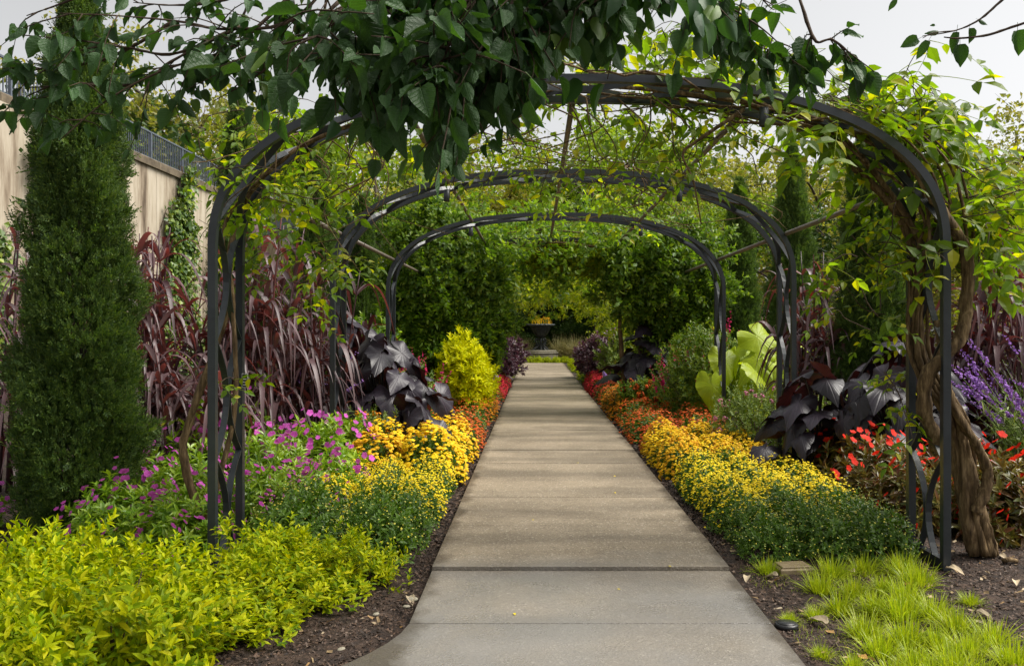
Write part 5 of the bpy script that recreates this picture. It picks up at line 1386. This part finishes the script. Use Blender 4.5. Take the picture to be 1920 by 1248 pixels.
overhang('long dark leafy branch sprawling across the sky above the railing', [
    [(680, -120, 4.0), (560, 30, 3.9), (430, 55, 3.8), (330, 40, 3.7), (220, 30, 3.7), (110, 25, 3.6)],
    [(600, -60, 4.0), (440, 85, 3.9), (310, 130, 3.8), (205, 185, 3.7), (110, 265, 3.6)],
    [(450, 50, 3.9), (330, 100, 3.8), (240, 90, 3.8), (140, 75, 3.7), (30, 65, 3.7)],
    [(430, 60, 4.0), (300, 130, 3.9), (262, 200, 3.8)],
    [(330, 40, 3.8), (200, 110, 3.8), (90, 125, 3.7), (20, 150, 3.7)],
    [(250, 160, 3.8), (140, 160, 3.7), (50, 165, 3.7)],
    [(640, 0, 4.0), (520, 110, 3.9), (470, 150, 3.9), (400, 190, 3.9)],
    [(660, 0, 4.0), (570, 80, 3.9), (540, 120, 3.9)],
    [(230, -40, 3.8), (120, 5, 3.7), (50, 30, 3.7)],
    [(520, -40, 3.9), (420, 0, 3.8), (330, 10, 3.8), (250, 5, 3.8)],
    [(560, -30, 4.0), (520, 40, 4.0), (500, 110, 4.0)], [(620, -40, 4.0), (600, 50, 4.0), (560, 130, 4.0)], [(480, -30, 4.0), (450, 40, 4.0), (400, 100, 4.0)]], .082, 11)
heavy = []
for k in range(19):
    x = 580 + k * 33; yb = np.interp(x, [560, 620, 700, 780, 860, 930, 1000, 1060, 1120, 1200, 1280], [105, 120, 185, 215, 205, 140, 55, -25, -50, -60, -60]) + rng.normal(0, 10)
    Y = rng.uniform(2.3, 3.1)
    heavy.append([(x + rng.uniform(160, 320), -260, Y + .5), (x + rng.uniform(80, 150), -60, Y + .25), (x + rng.uniform(20, 60), yb * .45, Y + .1), (x, yb - 30, Y)])
overhang('heavy curtain of big dark leaves hanging over the path, lower part', heavy[::2], .087, 20, spread=.19)
overhang('second heavy bunch of big dark leaves filling the top of the view', heavy[1::2], .085, 20, spread=.19)
overhang('leafy branch end drooping against the sky above the nearest arch', [
    [(1180, -160, 3.7), (1290, -30, 3.7), (1370, 15, 3.8), (1430, 55, 3.8), (1480, 100, 3.8)],
    [(1240, -120, 3.7), (1330, 10, 3.7), (1390, 60, 3.8), (1420, 90, 3.8)],
    [(1300, -100, 3.7), (1400, -20, 3.7), (1450, 10, 3.8)]], .10, 13)
overhang('thin twig dangling a dark leaf cluster in front of the vine mound', [[(1500, 0, 3.75), (1527, 75, 3.72), (1560, 75, 3.72), (1600, 105, 3.7), (1640, 135, 3.7)]], .10, 16, spread=.14)
tt = thing('overhanging_branch', 'sparse bare twig with a few dark leaves alone in the sky', 'branch', (0, 0, 0), 0, 'branches hanging over the path')
g = MB()
woody(g, [(1900, -20, 3.4), (1870, 8, 3.4), (1835, 38, 3.4), (1790, 58, 3.4), (1730, 68, 3.4)], .006, .002, 20, .12, 5)
woody(g, [(1960, 30, 3.4), (1900, 50, 3.4), (1850, 66, 3.4), (1800, 72, 3.4), (1770, 70, 3.4)], .006, .003, 20, .12, 5)
woody(g, [(1790, 58, 3.4), (1750, 62, 3.38), (1730, 72, 3.36)], .003, .0015, 10, .1, 4)
ob('stem', g.mesh('stem', M['twig']), tt)
for (px, py), (dx, dz), s_ in [((1728, 70), (-1, -.45), .075), ((1745, 70), (-.5, -1), .08), ((1765, 60), (-1, .1), .05), ((1795, 52), (0, -1), .085), ((1800, 75), (.1, -1), .09), ((1818, 48), (.1, -1), .06), ((1832, 36), (1, -.2), .05), ((1908, 48), (.15, -1), .10), ((1683, -6), (-.6, -.8), .05), ((1755, 48), (-1, 0), .02)]:
    p = at(px, py, 3.4); d = Vector((dx, .15, dz)).normalized(); up = Vector((rng.normal(0, .3), -1, .3)); xa = d.cross(up).normalized(); e = Matrix((xa, d, xa.cross(d))).transposed().to_euler()
    ob('leaf', LEAFV[rng.integers(5)], tt, p, (e[0], e[1], e[2]), s_)
